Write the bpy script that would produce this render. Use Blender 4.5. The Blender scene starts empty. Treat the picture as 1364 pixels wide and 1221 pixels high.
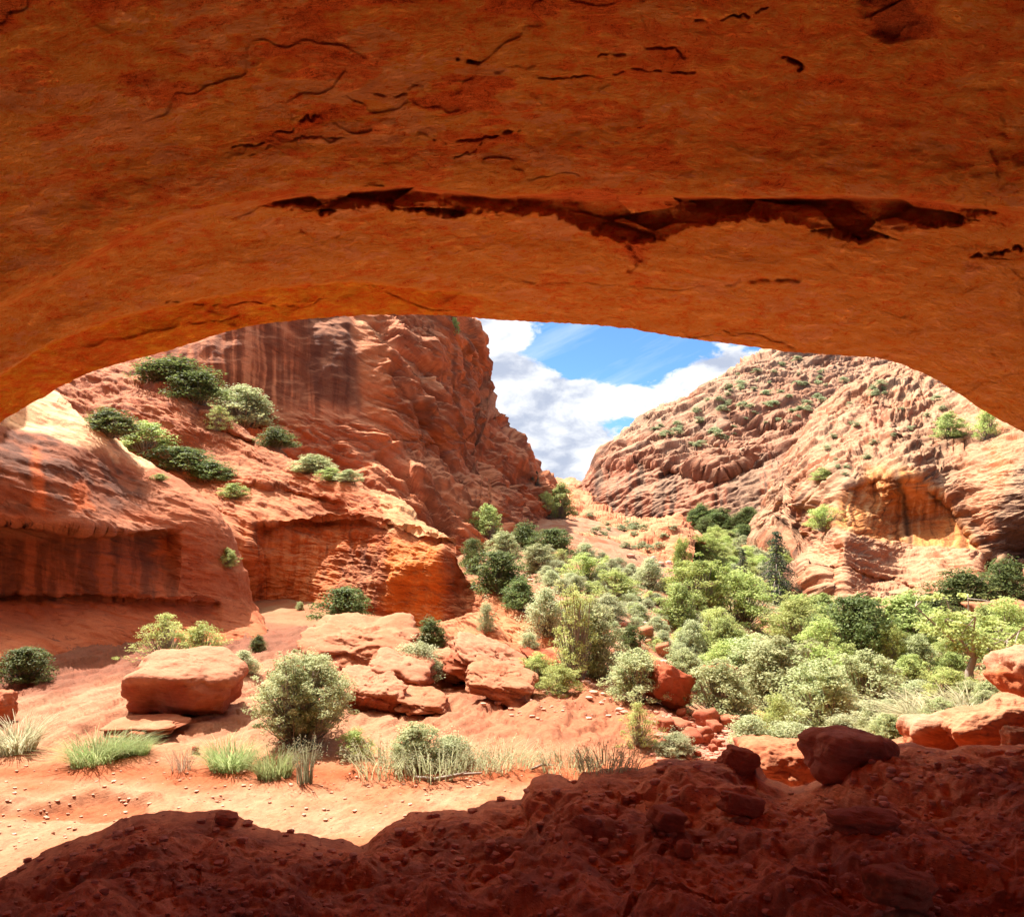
import bpy, math, random
import numpy as np
from mathutils import Vector, Matrix

# ------------------------------------------------------------------ camera, sky, sun, exposure
scene = bpy.context.scene
COL = scene.collection
F, CX, HY = 974.0, 682.0, 690.0          # focal length and principal column in photo pixels, row of the horizon
EZ = 3.2                                 # eye height above the sandy wash
cam_d = bpy.data.cameras.new('camera')
cam = bpy.data.objects.new('camera', cam_d)
COL.objects.link(cam)
cam.location = (0, 0, EZ)
cam.rotation_euler = (math.radians(90), 0, 0)
cam_d.sensor_width = 36.0
cam_d.lens = F / 1364 * 36.0
cam_d.shift_y = (HY - 610.5) / 1364
cam_d.clip_start = 0.05
cam_d.clip_end = 6000
scene.camera = cam

SUN_EL, SUN_AZ = math.radians(57), math.radians(-42)     # azimuth from +Y, negative = towards -X
sun_vec = Vector((math.sin(SUN_AZ) * math.cos(SUN_EL), math.cos(SUN_AZ) * math.cos(SUN_EL), math.sin(SUN_EL)))
sl = bpy.data.lights.new('sun', 'SUN')
sl.energy = 4.4
sl.angle = math.radians(0.5)
sl.color = (1.0, 0.95, 0.88)
so = bpy.data.objects.new('sun', sl)
COL.objects.link(so)
so.rotation_euler = sun_vec.to_track_quat('Z', 'Y').to_euler()
so.location = (-20, 30, 60)

scene.view_settings.view_transform = 'Standard'
scene.view_settings.look = 'None'
scene.view_settings.exposure = 1.85
scene.view_settings.gamma = 1.0
scene.cycles.use_denoising = True
scene.cycles.max_bounces = 10
scene.cycles.diffuse_bounces = 8
scene.cycles.transparent_max_bounces = 8
scene.cycles.caustics_reflective = False
scene.cycles.caustics_refractive = False


class NB:
    """small node-tree builder"""
    def __init__(s, nt): s.nt = nt; s.nt.nodes.clear()
    def n(s, t, ins=None, **kw):
        nd = s.nt.nodes.new(t)
        for k, v in kw.items(): setattr(nd, k, v)
        for k, v in (ins or {}).items(): s.put(nd.inputs[k], v)
        return nd
    def put(s, sock, v):
        if isinstance(v, bpy.types.Node): v = v.outputs[0]
        if isinstance(v, bpy.types.NodeSocket): s.nt.links.new(v, sock)
        else: sock.default_value = v
    def m(s, op, a, b=0.0, c=None, clamp=False):
        nd = s.n('ShaderNodeMath', {0: a, 1: b}, operation=op, use_clamp=clamp)
        if c is not None: s.put(nd.inputs[2], c)
        return nd.outputs[0]
    def vm(s, op, a, b=(0, 0, 0)):
        return s.n('ShaderNodeVectorMath', {0: a, 1: b}, operation=op).outputs[0]
    def noise(s, vec, scale, detail=5, rough=0.55, dist=0.0):
        return s.n('ShaderNodeTexNoise', {'Vector': vec, 'Scale': scale, 'Detail': detail, 'Roughness': rough, 'Distortion': dist})
    def rng(s, v, a, b, c=0.0, d=1.0, smooth=False):
        return s.n('ShaderNodeMapRange', {0: v, 1: a, 2: b, 3: c, 4: d}, interpolation_type='SMOOTHSTEP' if smooth else 'LINEAR', clamp=True).outputs[0]
    def mix(s, f, a, b, mode='MIX'):
        nd = s.n('ShaderNodeMix', None, data_type='RGBA', blend_type=mode)
        s.put(nd.inputs[0], f); s.put(nd.inputs[6], a); s.put(nd.inputs[7], b)
        return nd.outputs[2]


# world: clear NISHITA sky with cumulus banks, all laid out by compass direction
world = bpy.data.worlds.new('World')
scene.world = world
world.use_nodes = True
b = NB(world.node_tree)
SKY = 0.105
sky = b.n('ShaderNodeTexSky', sky_type='NISHITA', sun_disc=False, sun_elevation=SUN_EL, sun_rotation=SUN_AZ,
          altitude=1200, air_density=1.0, dust_density=0.6, ozone_density=1.6)
tc = b.n('ShaderNodeTexCoord')
sep = b.n('ShaderNodeSeparateXYZ', {0: tc.outputs['Generated']})
X, Y, Z = sep.outputs
zc = b.m('MAXIMUM', Z, 0.02)
yc = b.m('MAXIMUM', b.m('ABSOLUTE', Y), 0.05)
az = b.m('ARCTAN2', X, Y)                       # 0 straight ahead
el = b.m('ARCSINE', Z)
# clouds on a slightly flattened dome
cv = b.n('ShaderNodeCombineXYZ', {0: az, 1: b.m('MULTIPLY', el, 1.7), 2: 0.3})
warp = b.noise(cv, 9.0, 4, 0.5)
cvw = b.vm('ADD', cv, b.vm('MULTIPLY', b.vm('SUBTRACT', warp.outputs['Color'], (0.5, 0.5, 0.5)), (0.05, 0.05, 0)))
big = b.noise(cvw, 7.5, 10, 0.6)
def blob(a0, e0, ra, re):
    da = b.m('DIVIDE', b.m('SUBTRACT', az, a0), ra)
    de = b.m('DIVIDE', b.m('SUBTRACT', el, e0), re)
    d = b.m('ADD', b.m('MULTIPLY', da, da), b.m('MULTIPLY', de, de))
    return b.m('EXPONENT', b.m('MULTIPLY', d, -1.0))
bank = b.m('ADD', b.m('MULTIPLY', blob(0.03, 0.08, 0.13, 0.135), 0.55), b.m('MULTIPLY', blob(-0.06, 0.25, 0.10, 0.12), 0.4))
bank = b.m('ADD', bank, b.m('MULTIPLY', blob(0.30, 0.19, 0.085, 0.07), 0.45))
bank = b.m('SUBTRACT', bank, b.m('MULTIPLY', blob(0.15, 0.225, 0.10, 0.045), 0.42))
bank = b.m('ADD', bank, b.m('MULTIPLY', blob(0.21, 0.160, 0.12, 0.028), 0.30))
cov = b.m('ADD', b.m('MULTIPLY', big.outputs[0], 1.15), b.m('SUBTRACT', bank, 0.14))
cmask = b.rng(cov, 0.60, 0.69, smooth=True)
# thin streaks
sv = b.n('ShaderNodeCombineXYZ', {0: b.m('ADD', b.m('MULTIPLY', az, 0.9), b.m('MULTIPLY', el, -1.2)), 1: b.m('ADD', b.m('MULTIPLY', el, 2.4), b.m('MULTIPLY', az, -0.8)), 2: 1.7})
st = b.noise(sv, 6.0, 7, 0.6)
smask = b.m('MULTIPLY', b.rng(st.outputs[0], 0.50, 0.78), 0.55)
# cloud shade: bright rims, greyer bases
sh = b.noise(b.vm('ADD', cvw, (0.012, -0.028, 0.0)), 7.5, 6, 0.55)
rim = b.m('SUBTRACT', big.outputs[0], sh.outputs[0])
lum = b.rng(b.m('ADD', b.m('MULTIPLY', rim, 4.5), b.m('MULTIPLY', b.m('SUBTRACT', cov, 0.72), -1.1)), -0.60, 0.25, 0.0, 1.0, smooth=True)
ccol = b.mix(lum, (1.5, 1.68, 2.1, 1), (3.0, 3.05, 3.15, 1))
skyc = b.mix(1.0, sky.outputs[0], (0.25, 0.37, 0.49, 1), 'MULTIPLY')
skyc = b.mix(smask, skyc, (2.8, 3.05, 3.3, 1))
skyc = b.mix(cmask, skyc, ccol)
# unseen bright cloud and glow round the sun, added to lift the shade
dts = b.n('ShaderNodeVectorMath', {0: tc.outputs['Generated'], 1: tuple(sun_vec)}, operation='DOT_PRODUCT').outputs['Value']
fill_glow = b.m('MULTIPLY', b.rng(dts, 0.45, 1.0, smooth=True), b.rng(el, 0.45, 0.75, smooth=True))
skyc = b.mix(fill_glow, skyc, (11.0, 10.2, 9.0, 1))
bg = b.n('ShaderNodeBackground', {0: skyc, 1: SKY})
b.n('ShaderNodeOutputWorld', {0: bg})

# ------------------------------------------------------------------ numeric helpers
rs = np.random.RandomState(7)
PERM = rs.permutation(256).astype(np.int32); PERM = np.concatenate([PERM, PERM, PERM])
G3 = rs.normal(size=(256, 3)).astype(np.float32); G3 /= np.linalg.norm(G3, axis=1)[:, None]
RND = rs.rand(8192).astype(np.float32)


def perlin(P, off=0.0):
    P = np.asarray(P, np.float32) + np.float32(off)
    i = np.floor(P).astype(np.int32)
    f = P - i
    i &= 255
    u = f * f * f * (f * (f * 6 - 15) + 10)
    out = 0
    for dx in (0, 1):
        hx = PERM[i[:, 0] + dx]; wx = u[:, 0] if dx else 1 - u[:, 0]
        for dy in (0, 1):
            hy = PERM[hx + i[:, 1] + dy]; wy = u[:, 1] if dy else 1 - u[:, 1]
            for dz in (0, 1):
                h = PERM[hy + i[:, 2] + dz] & 255
                g = G3[h]
                d = g[:, 0] * (f[:, 0] - dx) + g[:, 1] * (f[:, 1] - dy) + g[:, 2] * (f[:, 2] - dz)
                out = out + d * wx * wy * (u[:, 2] if dz else 1 - u[:, 2])
    return out * 1.6


def fbm(P, octv=4, gain=0.5, off=0.0, ridged=False):
    a, s, fr = 1.0, 0, 1.0
    for k in range(octv):
        v = perlin(P * fr, off + 17.3 * k)
        if ridged: v = 1 - 2 * np.abs(v)
        s = s + a * v
        a *= gain; fr *= 2.03
    return s


def worley(P, off=0):
    """distance to nearest and second feature point, and an id per cell"""
    i = np.floor(P).astype(np.int32); f = (P - i).astype(np.float32)
    d1 = np.full(len(P), 9.0, np.float32); d2 = d1.copy(); idr = np.zeros(len(P), np.float32)
    for dx in (-1, 0, 1):
        for dy in (-1, 0, 1):
            for dz in (-1, 0, 1):
                h = PERM[(PERM[(PERM[(i[:, 0] + dx + off) & 255] + i[:, 1] + dy) & 255] + i[:, 2] + dz) & 255]
                r = G3[h] * 0.5
                ex = dx + 0.5 + r[:, 0] - f[:, 0]; ey = dy + 0.5 + r[:, 1] - f[:, 1]; ez = dz + 0.5 + r[:, 2] - f[:, 2]
                d = ex * ex + ey * ey + ez * ez
                nw = d < d1
                d2 = np.where(nw, d1, np.minimum(d2, d))
                idr = np.where(nw, RND[h * 7], idr)
                d1 = np.where(nw, d, d1)
    return np.sqrt(d1), np.sqrt(d2), idr


def sm(a, b_, x):
    t = np.clip((x - a) / (b_ - a), 0, 1)
    return t * t * (3 - 2 * t)


def layers(t, L, seed=0, soft=0.16, pillow=0.3):
    """random ledge profile across bedding: value 0..1 per bed, quick transitions"""
    q = t / L
    i = np.floor(q).astype(np.int64); f = q - i
    a = RND[(i * 13 + seed * 101) % 8192]; c = RND[((i + 1) * 13 + seed * 101) % 8192]
    w = sm(1 - soft, 1, f)
    return a * (1 - w) + c * w + pillow * np.sqrt(np.clip(1 - (2 * f - 1) ** 2, 0, 1))


def curve(pts):
    a = np.array(pts, float); o = np.argsort(a[:, 0], kind='stable'); a = a[o]
    return lambda x: np.interp(x, a[:, 0], a[:, 1])


class TPS:
    def __init__(s, XY, V, reg=1e-4):
        s.c = np.array(XY, float); n = len(s.c)
        d = np.linalg.norm(s.c[:, None] - s.c[None], axis=2)
        K = s.k(d) + np.eye(n) * reg
        Pm = np.hstack([np.ones((n, 1)), s.c])
        A = np.zeros((n + 3, n + 3)); A[:n, :n] = K; A[:n, n:] = Pm; A[n:, :n] = Pm.T
        s.w = np.linalg.solve(A, np.concatenate([np.array(V, float), [0, 0, 0]]))
    @staticmethod
    def k(d): return d * d * np.log(d + 1e-9)
    def __call__(s, x, y):
        x = np.asarray(x, float); y = np.asarray(y, float); n = len(s.c)
        o = s.w[n] + s.w[n + 1] * x + s.w[n + 2] * y
        for i in range(n):
            o = o + s.w[i] * s.k(np.hypot(x - s.c[i, 0], y - s.c[i, 1]))
        return o


def unproj(px, py, D):
    return np.stack([(px - CX) / F * D, D + 0 * px, EZ + (HY - py) / F * D], -1)


def proj(P):
    y = np.maximum(P[..., 1], 0.01)
    return CX + F * P[..., 0] / y, HY - F * (P[..., 2] - EZ) / y


def polydist(px, py, poly):
    """signed distance in pixels, positive inside"""
    p = np.array(poly, float); q = np.roll(p, -1, 0)
    best = np.full(np.shape(px), 1e18); ins = np.zeros(np.shape(px), bool)
    for a, c in zip(p, q):
        ex, ey = c - a; wx, wy = px - a[0], py - a[1]
        t = np.clip((wx * ex + wy * ey) / (ex * ex + ey * ey + 1e-9), 0, 1)
        best = np.minimum(best, (wx - ex * t) ** 2 + (wy - ey * t) ** 2)
        if a[1] != c[1]:
            cond = ((a[1] > py) != (c[1] > py)) & (px < ex * (py - a[1]) / ey + a[0])
            ins ^= cond
    d = np.sqrt(best)
    return np.where(ins, d, -d)


def pm(px, py, poly, soft=10, jit=0.0):
    return sm(-soft, soft, polydist(px, py, poly) + jit)


def linedist(px, py, pts):
    p = np.array(pts, float); best = np.full(np.shape(px), 1e18)
    for a, c in zip(p[:-1], p[1:]):
        ex, ey = c - a; wx, wy = px - a[0], py - a[1]
        t = np.clip((wx * ex + wy * ey) / (ex * ex + ey * ey + 1e-9), 0, 1)
        best = np.minimum(best, (wx - ex * t) ** 2 + (wy - ey * t) ** 2)
    return np.sqrt(best)


def grid_normals(P):
    gu = np.gradient(P, axis=1); gv = np.gradient(P, axis=0)
    n = np.cross(gu, gv)
    return n / (np.linalg.norm(n, axis=2, keepdims=True) + 1e-12)


def lerp(a, c, t): return a + (c - a) * t[..., None]


def make_mesh(name, V, Fq, col=None, mat=None, parent=None, smooth=True, link=True):
    """V (N,3), Fq (M,4) or (M,3) integer array"""
    me = bpy.data.meshes.new(name)
    V = np.ascontiguousarray(V, np.float32); Fq = np.ascontiguousarray(Fq, np.int32)
    k = Fq.shape[1]
    me.vertices.add(len(V)); me.vertices.foreach_set('co', V.ravel())
    me.loops.add(Fq.size); me.loops.foreach_set('vertex_index', Fq.ravel())
    me.polygons.add(len(Fq)); me.polygons.foreach_set('loop_start', np.arange(0, Fq.size, k, dtype=np.int32))
    me.update(calc_edges=True)
    me.polygons.foreach_set('use_smooth', np.full(len(Fq), smooth))
    if col is not None:
        at = me.color_attributes.new('Col', 'FLOAT_COLOR', 'POINT')
        c4 = np.ones((len(V), 4), np.float32); c4[:, :3] = col
        at.data.foreach_set('color', c4.ravel())
    if mat: me.materials.append(mat)
    if not link: return me
    o = bpy.data.objects.new(name, me); COL.objects.link(o)
    if parent: o.parent = parent
    return o


def grid_faces(nr, nc):
    i = np.arange(nr * nc).reshape(nr, nc)
    return np.stack([i[:-1, :-1].ravel(), i[1:, :-1].ravel(), i[1:, 1:].ravel(), i[:-1, 1:].ravel()], 1)


def tag(o, label=None, cat=None, group=None, kind=None):
    if label: o['label'] = label
    if cat: o['category'] = cat
    if group: o['group'] = group
    if kind: o['kind'] = kind
    return o


# ------------------------------------------------------------------ materials
def rock_material(name, s=1.0, tilt=(0.1, 0.2, 1.0), bump=0.6, lines=0.5, grain=0.5, flake=0.0, rough=0.9, contrast=1.0, lscale=7.0, gain=1.04, ticks=1.0, cap=(0.97, 0.9, 0.85)):
    """sandstone: albedo comes from the mesh's Col attribute, broken up by bedding lines, grain and blotches. s = size in metres of the main detail"""
    m = bpy.data.materials.new(name); m.use_nodes = True
    b = NB(m.node_tree)
    geo = b.n('ShaderNodeTexCoord').outputs['Object']
    col = b.n('ShaderNodeAttribute', attribute_name='Col').outputs['Color']
    P = b.n('ShaderNodeMapping', {'Vector': geo, 'Scale': (1 / s, 1 / s, 1 / s)}).outputs[0]
    wz = b.noise(P, 0.6, 1, 0.5)
    Pw = b.vm('ADD', P, b.vm('MULTIPLY', b.vm('SUBTRACT', wz.outputs['Color'], (.5, .5, .5)), (0.6, 0.6, 0.6)))
    # bedding coordinate: stretch along the beds
    t = Vector(tilt).normalized()
    rot = t.to_track_quat('Z', 'Y').inverted().to_euler()
    Pb = b.n('ShaderNodeMapping', {'Vector': b.n('ShaderNodeMapping', {'Vector': Pw, 'Rotation': rot}).outputs[0], 'Scale': (0.55, 0.55, lscale)}).outputs[0]
    bed = b.noise(Pb, 1.0, 5, 0.66)
    g1 = b.noise(Pw, 2.6, 7, 0.7)
    g2 = b.noise(P, 26.0, 2, 0.7)
    val = b.m('ADD', b.m('MULTIPLY', b.m('SUBTRACT', bed.outputs[0], .5), 1.5 * lines * contrast), b.m('MULTIPLY', b.m('SUBTRACT', g1.outputs[0], .5), 1.5 * grain * contrast))
    val = b.m('ADD', val, b.m('MULTIPLY', b.m('SUBTRACT', g2.outputs[0], .5), 1.3 * grain * contrast))
    tick = b.rng(b.noise(Pb, 2.6, 3, 0.6).outputs[0], 0.60, 0.70, 0.0, 0.42 * contrast * ticks, smooth=True)
    val = b.m('SUBTRACT', val, tick)
    mul = b.m('MAXIMUM', b.m('ADD', val, gain), 0.2)
    c = b.mix(1.0, col, b.n('ShaderNodeCombineXYZ', {0: mul, 1: b.m('POWER', mul, 1.25), 2: b.m('POWER', mul, 1.35)}), 'MULTIPLY')
    hgt = b.m('ADD', b.m('MULTIPLY', bed.outputs[0], 0.5 * lines), b.m('ADD', b.m('MULTIPLY', g1.outputs[0], 0.45), b.m('MULTIPLY', g2.outputs[0], 0.10)))
    if flake:
        fv = b.n('ShaderNodeTexNoise', {'Vector': b.n('ShaderNodeMapping', {'Vector': Pw, 'Scale': (0.7, 2.2, 2.8)}).outputs[0], 'Scale': 4.0, 'Detail': 7.0, 'Roughness': 0.62})
        fl = b.rng(fv.outputs[0], 0.38, 0.58, smooth=True)
        hgt = b.m('ADD', hgt, b.m('MULTIPLY', fl, 0.16 * flake))
        Pf = b.n('ShaderNodeMapping', {'Vector': Pw, 'Scale': (0.55, 2.0, 3.0)}).outputs[0]
        mot = b.noise(b.n('ShaderNodeMapping', {'Vector': Pw, 'Scale': (0.6, 1.5, 1.9)}).outputs[0], 1.4, 9, 0.78)
        mf = b.rng(mot.outputs[0], 0.36, 0.58)
        c = b.mix(mf, b.mix(1.0, c, (0.95, 0.80, 0.66, 1), 'MULTIPLY'), b.mix(1.0, c, (1.15, 1.18, 1.25, 1), 'MULTIPLY'))
        hgt = b.m('ADD', hgt, b.m('MULTIPLY', mf, 0.35))
        Pv = b.vm('ADD', b.n('ShaderNodeMapping', {'Vector': P, 'Scale': (0.75, 1.3, 1.5)}).outputs[0], b.vm('MULTIPLY', g1.outputs['Color'], (0.25, 0.25, 0.25)))
        vo = b.n('ShaderNodeTexVoronoi', {'Vector': Pv, 'Scale': 5.5}).outputs['Distance']
        vo2 = b.n('ShaderNodeTexVoronoi', {'Vector': Pv, 'Scale': 13.0}).outputs['Distance']
        fl3 = b.m('MAXIMUM', b.rng(vo, 0.10, 0.34, 1.0, 0.0, smooth=True), b.m('MULTIPLY', b.rng(vo2, 0.1, 0.4, 1.0, 0.0, smooth=True), 0.7))
        fl3 = b.m('MULTIPLY', fl3, b.rng(fv.outputs[0], 0.36, 0.56, 0.15, 1.0, smooth=True))
        c = b.mix(b.m('MULTIPLY', fl3, 0.8 * flake), c, b.mix(1.0, c, (0.42, 0.32, 0.28, 1), 'MULTIPLY'))
        hgt = b.m('SUBTRACT', hgt, b.m('MULTIPLY', fl3, 0.16 * flake))
        fl2 = b.rng(b.noise(Pf, 10.0, 4, 0.7).outputs[0], 0.55, 0.68, smooth=True)
        c = b.mix(b.m('MULTIPLY', fl2, 0.6 * flake), c, b.mix(1.0, c, (1.35, 1.6, 1.9, 1), 'MULTIPLY'))
    c = b.vm('MINIMUM', c, cap)
    if flake: c = b.mix(mf, b.mix(1.0, c, (0.93, 0.70, 0.55, 1), 'MULTIPLY'), c)
    bp = b.n('ShaderNodeBump', {'Strength': bump, 'Distance': (0.30 if flake else 0.45) * s, 'Height': hgt})
    bs = b.n('ShaderNodeBsdfPrincipled', {'Base Color': c, 'Roughness': rough, 'Normal': bp})
    bs.inputs['Specular IOR Level'].default_value = 0.15
    b.n('ShaderNodeOutputMaterial', {0: bs})
    return m


# ------------------------------------------------------------------ rock relief
def bedn(P, bed, scale, aniso=4.0, octv=4, off=0.0, ridged=False):
    bd = np.array(bed, np.float32); bd /= np.linalg.norm(bd)
    Q = P / scale
    t = Q @ bd
    Q = Q + bd[None] * (t * (aniso - 1) + 0.5 * perlin(Q * 0.4, off + 3))[:, None]
    return fbm(Q.astype(np.float32), octv, 0.55, off, ridged)


def rock_disp(P, s, bed=(0.1, 0.2, 1.0), beds=((1.0, 0.25), (0.3, 0.1)), lump=0.5, mid=0.15, crack=0.0, flute=0.0, warp=0.6, seed=0, lens=0.09):
    """displacement in metres; s sets the overall scale"""
    bd = np.array(bed, np.float32); bd /= np.linalg.norm(bd)
    Q = P / s
    w = fbm(Q * 0.35, 3, off=seed * 3.1)
    t = (Q @ bd) + warp * w + 0.12 * perlin(Q * 1.7, 5 + seed)
    d = lump * fbm(Q * 0.25, 3, off=seed + 9.0)
    msk = 0.65 + 0.7 * perlin(Q * 0.22, 31 + seed)
    for k, (L, a) in enumerate(beds):
        d = d + a * np.clip(msk, 0.15, 1.4) * (layers(t + 0.15 * k * w, L, seed + k) - 0.5)
    d = d + mid * (0.6 * fbm(Q * 1.3, 4, 0.55, off=seed + 2.0) + 0.5 * fbm(Q * np.array([0.8, 0.8, 2.2], np.float32), 3, 0.55, off=seed + 6.0, ridged=True))
    if lens:
        e = bedn(P, bed, s * 1.6, 7.0, 5, seed + 71.)
        d = d + lens * (sm(-0.12, 0.06, e) * 0.7 + 0.35 * e)
        d = d + lens * 0.25 * sm(-0.05, 0.05, bedn(P, bed, s * 0.45, 4.5, 4, seed + 90.))
    if crack:
        Qs = Q.copy(); Qs[:, 2] *= 1.6
        Qs = Qs + 0.35 * np.stack([perlin(Q * 1.1, 3), perlin(Q * 1.1, 13), perlin(Q * 1.1, 23)], 1)
        d1, d2, ir = worley(Qs * 0.42, seed)
        e = d2 - d1
        d = d - crack * (1 - sm(0.0, 0.09, e)) + crack * 0.5 * (ir - 0.5) * 2 * sm(0.0, 0.05, e)
    if flute:
        Qf = Q.copy(); Qf[:, 2] *= 0.12
        d = d + flute * fbm(Qf * 1.6, 3, off=seed + 44.)
    return d * s


def C(*v): return np.array(v, np.float32)


SHEETS = {}
def relief(name, x0, x1, nx, top, bot, ny, ctrl, disp, paint, mat, rnd=(1.0, 12.0), back=((2, -1), (6, -4), (14, -10)), steps=(), front=((0, 0.3, -1), (0, 0.6, -5)), kind='structure', tone=C(0.84, 0.57, 0.39), extra=None, xs=None, vpow=1.0, side=(), ease=0):
    px = np.linspace(x0, x1, nx) if xs is None else xs
    nx = len(px)
    tp, bp = curve(top)(px), curve(bot)(px)
    v = np.linspace(0, 1, ny) ** vpow
    PX = np.repeat(px[None], ny, 0); PY = tp[None] + (bp - tp)[None] * v[:, None]
    if ease:                                  # keep jumps of the rim from running down the whole sheet
        kk = np.hanning(91); kk /= kk.sum()
        ts = np.convolve(np.pad(tp, 45, mode='edge'), kk, mode='valid')
        PY = ts[None] + (bp - ts)[None] * v[:, None] + (tp - ts)[None] * np.exp(-v[:, None] * (bp - ts)[None] / ease)
    c = np.array(ctrl, float)
    T = TPS(c[:, :2] / 100.0, np.log(c[:, 2]))
    D = np.exp(T(PX / 100.0, PY / 100.0))
    t = np.clip((PY - tp[None]) / rnd[1], 0, 1)
    D = D + rnd[0] * (1 - np.sqrt(np.clip(1 - (1 - t) ** 2, 0, 1)))
    for (ln, amp, wid, fade) in steps:       # overhanging ledges: the rock below the line steps back
        a = np.array(ln, float)
        ly = np.interp(PX, a[:, 0], a[:, 1])
        edge = sm(a[0, 0], a[0, 0] + wid * 3, PX) * (1 - sm(a[-1, 0] - wid * 3, a[-1, 0], PX))
        jag = 3.0 * perlin(np.stack([PX / 14, PY * 0 + amp * 7, PY * 0], -1).reshape(-1, 3)).reshape(PX.shape)
        q = PY - ly + jag
        D = D + amp * edge * sm(0, wid, q) * (1 - sm(wid, wid + fade, q))
    if extra: D = D + extra(PX, PY)
    P = unproj(PX, PY, D)
    rows = []
    rad = P[0] - np.array([0, 0, EZ]); rad[:, 2] = 0; rad /= np.linalg.norm(rad, axis=1)[:, None]
    for (dy, dz) in back[::-1]:
        r = P[0] + rad * dy; r[:, 2] += dz
        rows.append(r)
    nb = len(rows)
    frs = [P[-1] + np.array(o) for o in front]
    P = np.concatenate([np.array(rows).reshape(nb, nx, 3), P, np.array(frs).reshape(len(frs), nx, 3)], 0)
    PXa = np.concatenate([np.repeat(px[None], nb, 0), PX, np.repeat(px[None], len(frs), 0)], 0)
    PYa = np.concatenate([np.repeat(tp[None], nb, 0), PY, np.repeat(bp[None], len(frs), 0)], 0)
    for (kk, amt) in side:
        if kk > 0: t_ = np.clip((PXa - (px[-1] - kk)) / kk, 0, 1)
        else: t_ = np.clip(((px[0] - kk) - PXa) / -kk, 0, 1)
        k_ = amt * (1 - np.sqrt(1 - t_ ** 2))
        P = P + np.stack([0 * k_, k_, 0 * k_], -1)
    N = grid_normals(P)
    view = P - np.array([0, 0, EZ])
    flip = np.sign(-(N * view).sum(2)); flip[flip == 0] = 1
    if nb: flip[:nb] = flip[nb]
    sgn = np.sign(np.median(flip)) or 1
    N = N * sgn
    Pf = P.reshape(-1, 3).astype(np.float32)
    d = disp(Pf, PXa.ravel(), PYa.ravel()).reshape(P.shape[:2])
    P2 = P + N * d[..., None]
    N2 = grid_normals(P2) * sgn
    colr = tone * paint(PXa.ravel(), PYa.ravel(), P2.reshape(-1, 3).astype(np.float32), N2.reshape(-1, 3), d.ravel())
    fc = grid_faces(*P.shape[:2])
    if sgn < 0: fc = fc[:, ::-1]
    o = make_mesh(name, P2.reshape(-1, 3), fc, colr, mat)
    tag(o, kind=kind)
    SHEETS[name] = o
    return o


def base(n, c): return np.repeat(C(*c)[None], n, 0)

SAT = np.array([1.0, 0.80, 0.60], np.float32)
RED = (0.44, 0.165, 0.085); ORANGE = (0.56, 0.22, 0.075); PINK = (0.54, 0.27, 0.18); PALE = (0.70, 0.50, 0.35); DARK = (0.085, 0.045, 0.035); BROWN = (0.23, 0.095, 0.06)
# ------------------------------------------------------------------ the ground: wash, slickrock slope, talus and valley floor, out to the horizon
gz_ctrl = []
def gp(px, py, D): gz_ctrl.append((px, math.log(D), EZ + (HY - py) / F * D))
def gw(px, D, z): gz_ctrl.append((px, math.log(D), z))
for a in [(0,930,12.5),(0,862,14.2),(150,860,15.8),(230,960,11.6),(300,850,18),(400,842,20),(400,900,15),(450,865,17.5),(560,868,18.0),(560,930,13.5),
          (650,930,13.6),(650,885,16.3),(740,875,18.5),(800,950,12.8),(640,1000,10.3),(300,1000,10.3),(870,945,13.4),(960,985,11.6),(750,800,26),
          (690,760,35),(650,745,40),(720,722,46),(760,690,72),(800,775,33),(860,790,33),(900,835,25),(900,885,19.5),(960,900,19),(950,760,50),
          (950,712,100),(1000,718,90),(1050,755,60),(1050,800,44),(1100,845,33),(1100,905,22),(1200,830,37),(1364,835,35),(1300,905,23),
          (1200,965,14),(1364,905,21),(820,880,17.5),(600,868,18.8),(350,803,24),(430,816,23),(500,826,21.6),(560,842,20.2),(300,820,22)]: gp(*a)
for a in [(-300,4.2,0.05),(0,5,0),(400,5,0),(800,5,0),(1200,5,0.1),(1700,5,0.4),(-300,8,0.1),(0,8.5,0.02),(300,8,0),(600,8,0),(900,8.5,0.0),(1150,8.8,0.25),(1300,9.3,0.75),(1364,10.0,0.9),(1550,10,1.2),(1800,14,1.0),
          (-400,12,0.8),(-500,20,2),(-500,60,4),(200,40,2.0),(200,80,4),(500,60,2),(500,150,4),(1700,30,-2),(1700,60,0),(1900,150,3),(1250,13.0,-0.1),
          (-500,400,8),(400,400,9),(750,180,5.5),(750,400,10.5),(1000,400,12),(1900,400,14),(-500,1500,22),(700,1500,26),(1900,1500,26)]: gw(*a)
ga = np.array(gz_ctrl)
gT = TPS(np.stack([ga[:, 0] / 300.0, ga[:, 1] * 1.3], 1), ga[:, 2], 1e-3)
BEDROCK = [(-200,860),(330,828),(620,870),(745,868),(765,905),(880,940),(905,985),(860,998),(700,1002),(620,985),(560,990),(500,960),(460,975),(330,985),(100,995),(0,975),(-200,980)]
TALUS = [(600,700),(755,660),(915,735),(930,800),(975,870),(1000,905),(955,960),(890,935),(770,890),(720,850),(640,780)]

def g_surface(x, y):
    y = np.maximum(y, 0.5)
    px = np.clip(CX + F * x / y, -600, 2000)
    z = gT(px / 300.0, np.log(y) * 1.3)
    z = np.where(y > 300, z, z)
    return px, z

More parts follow.
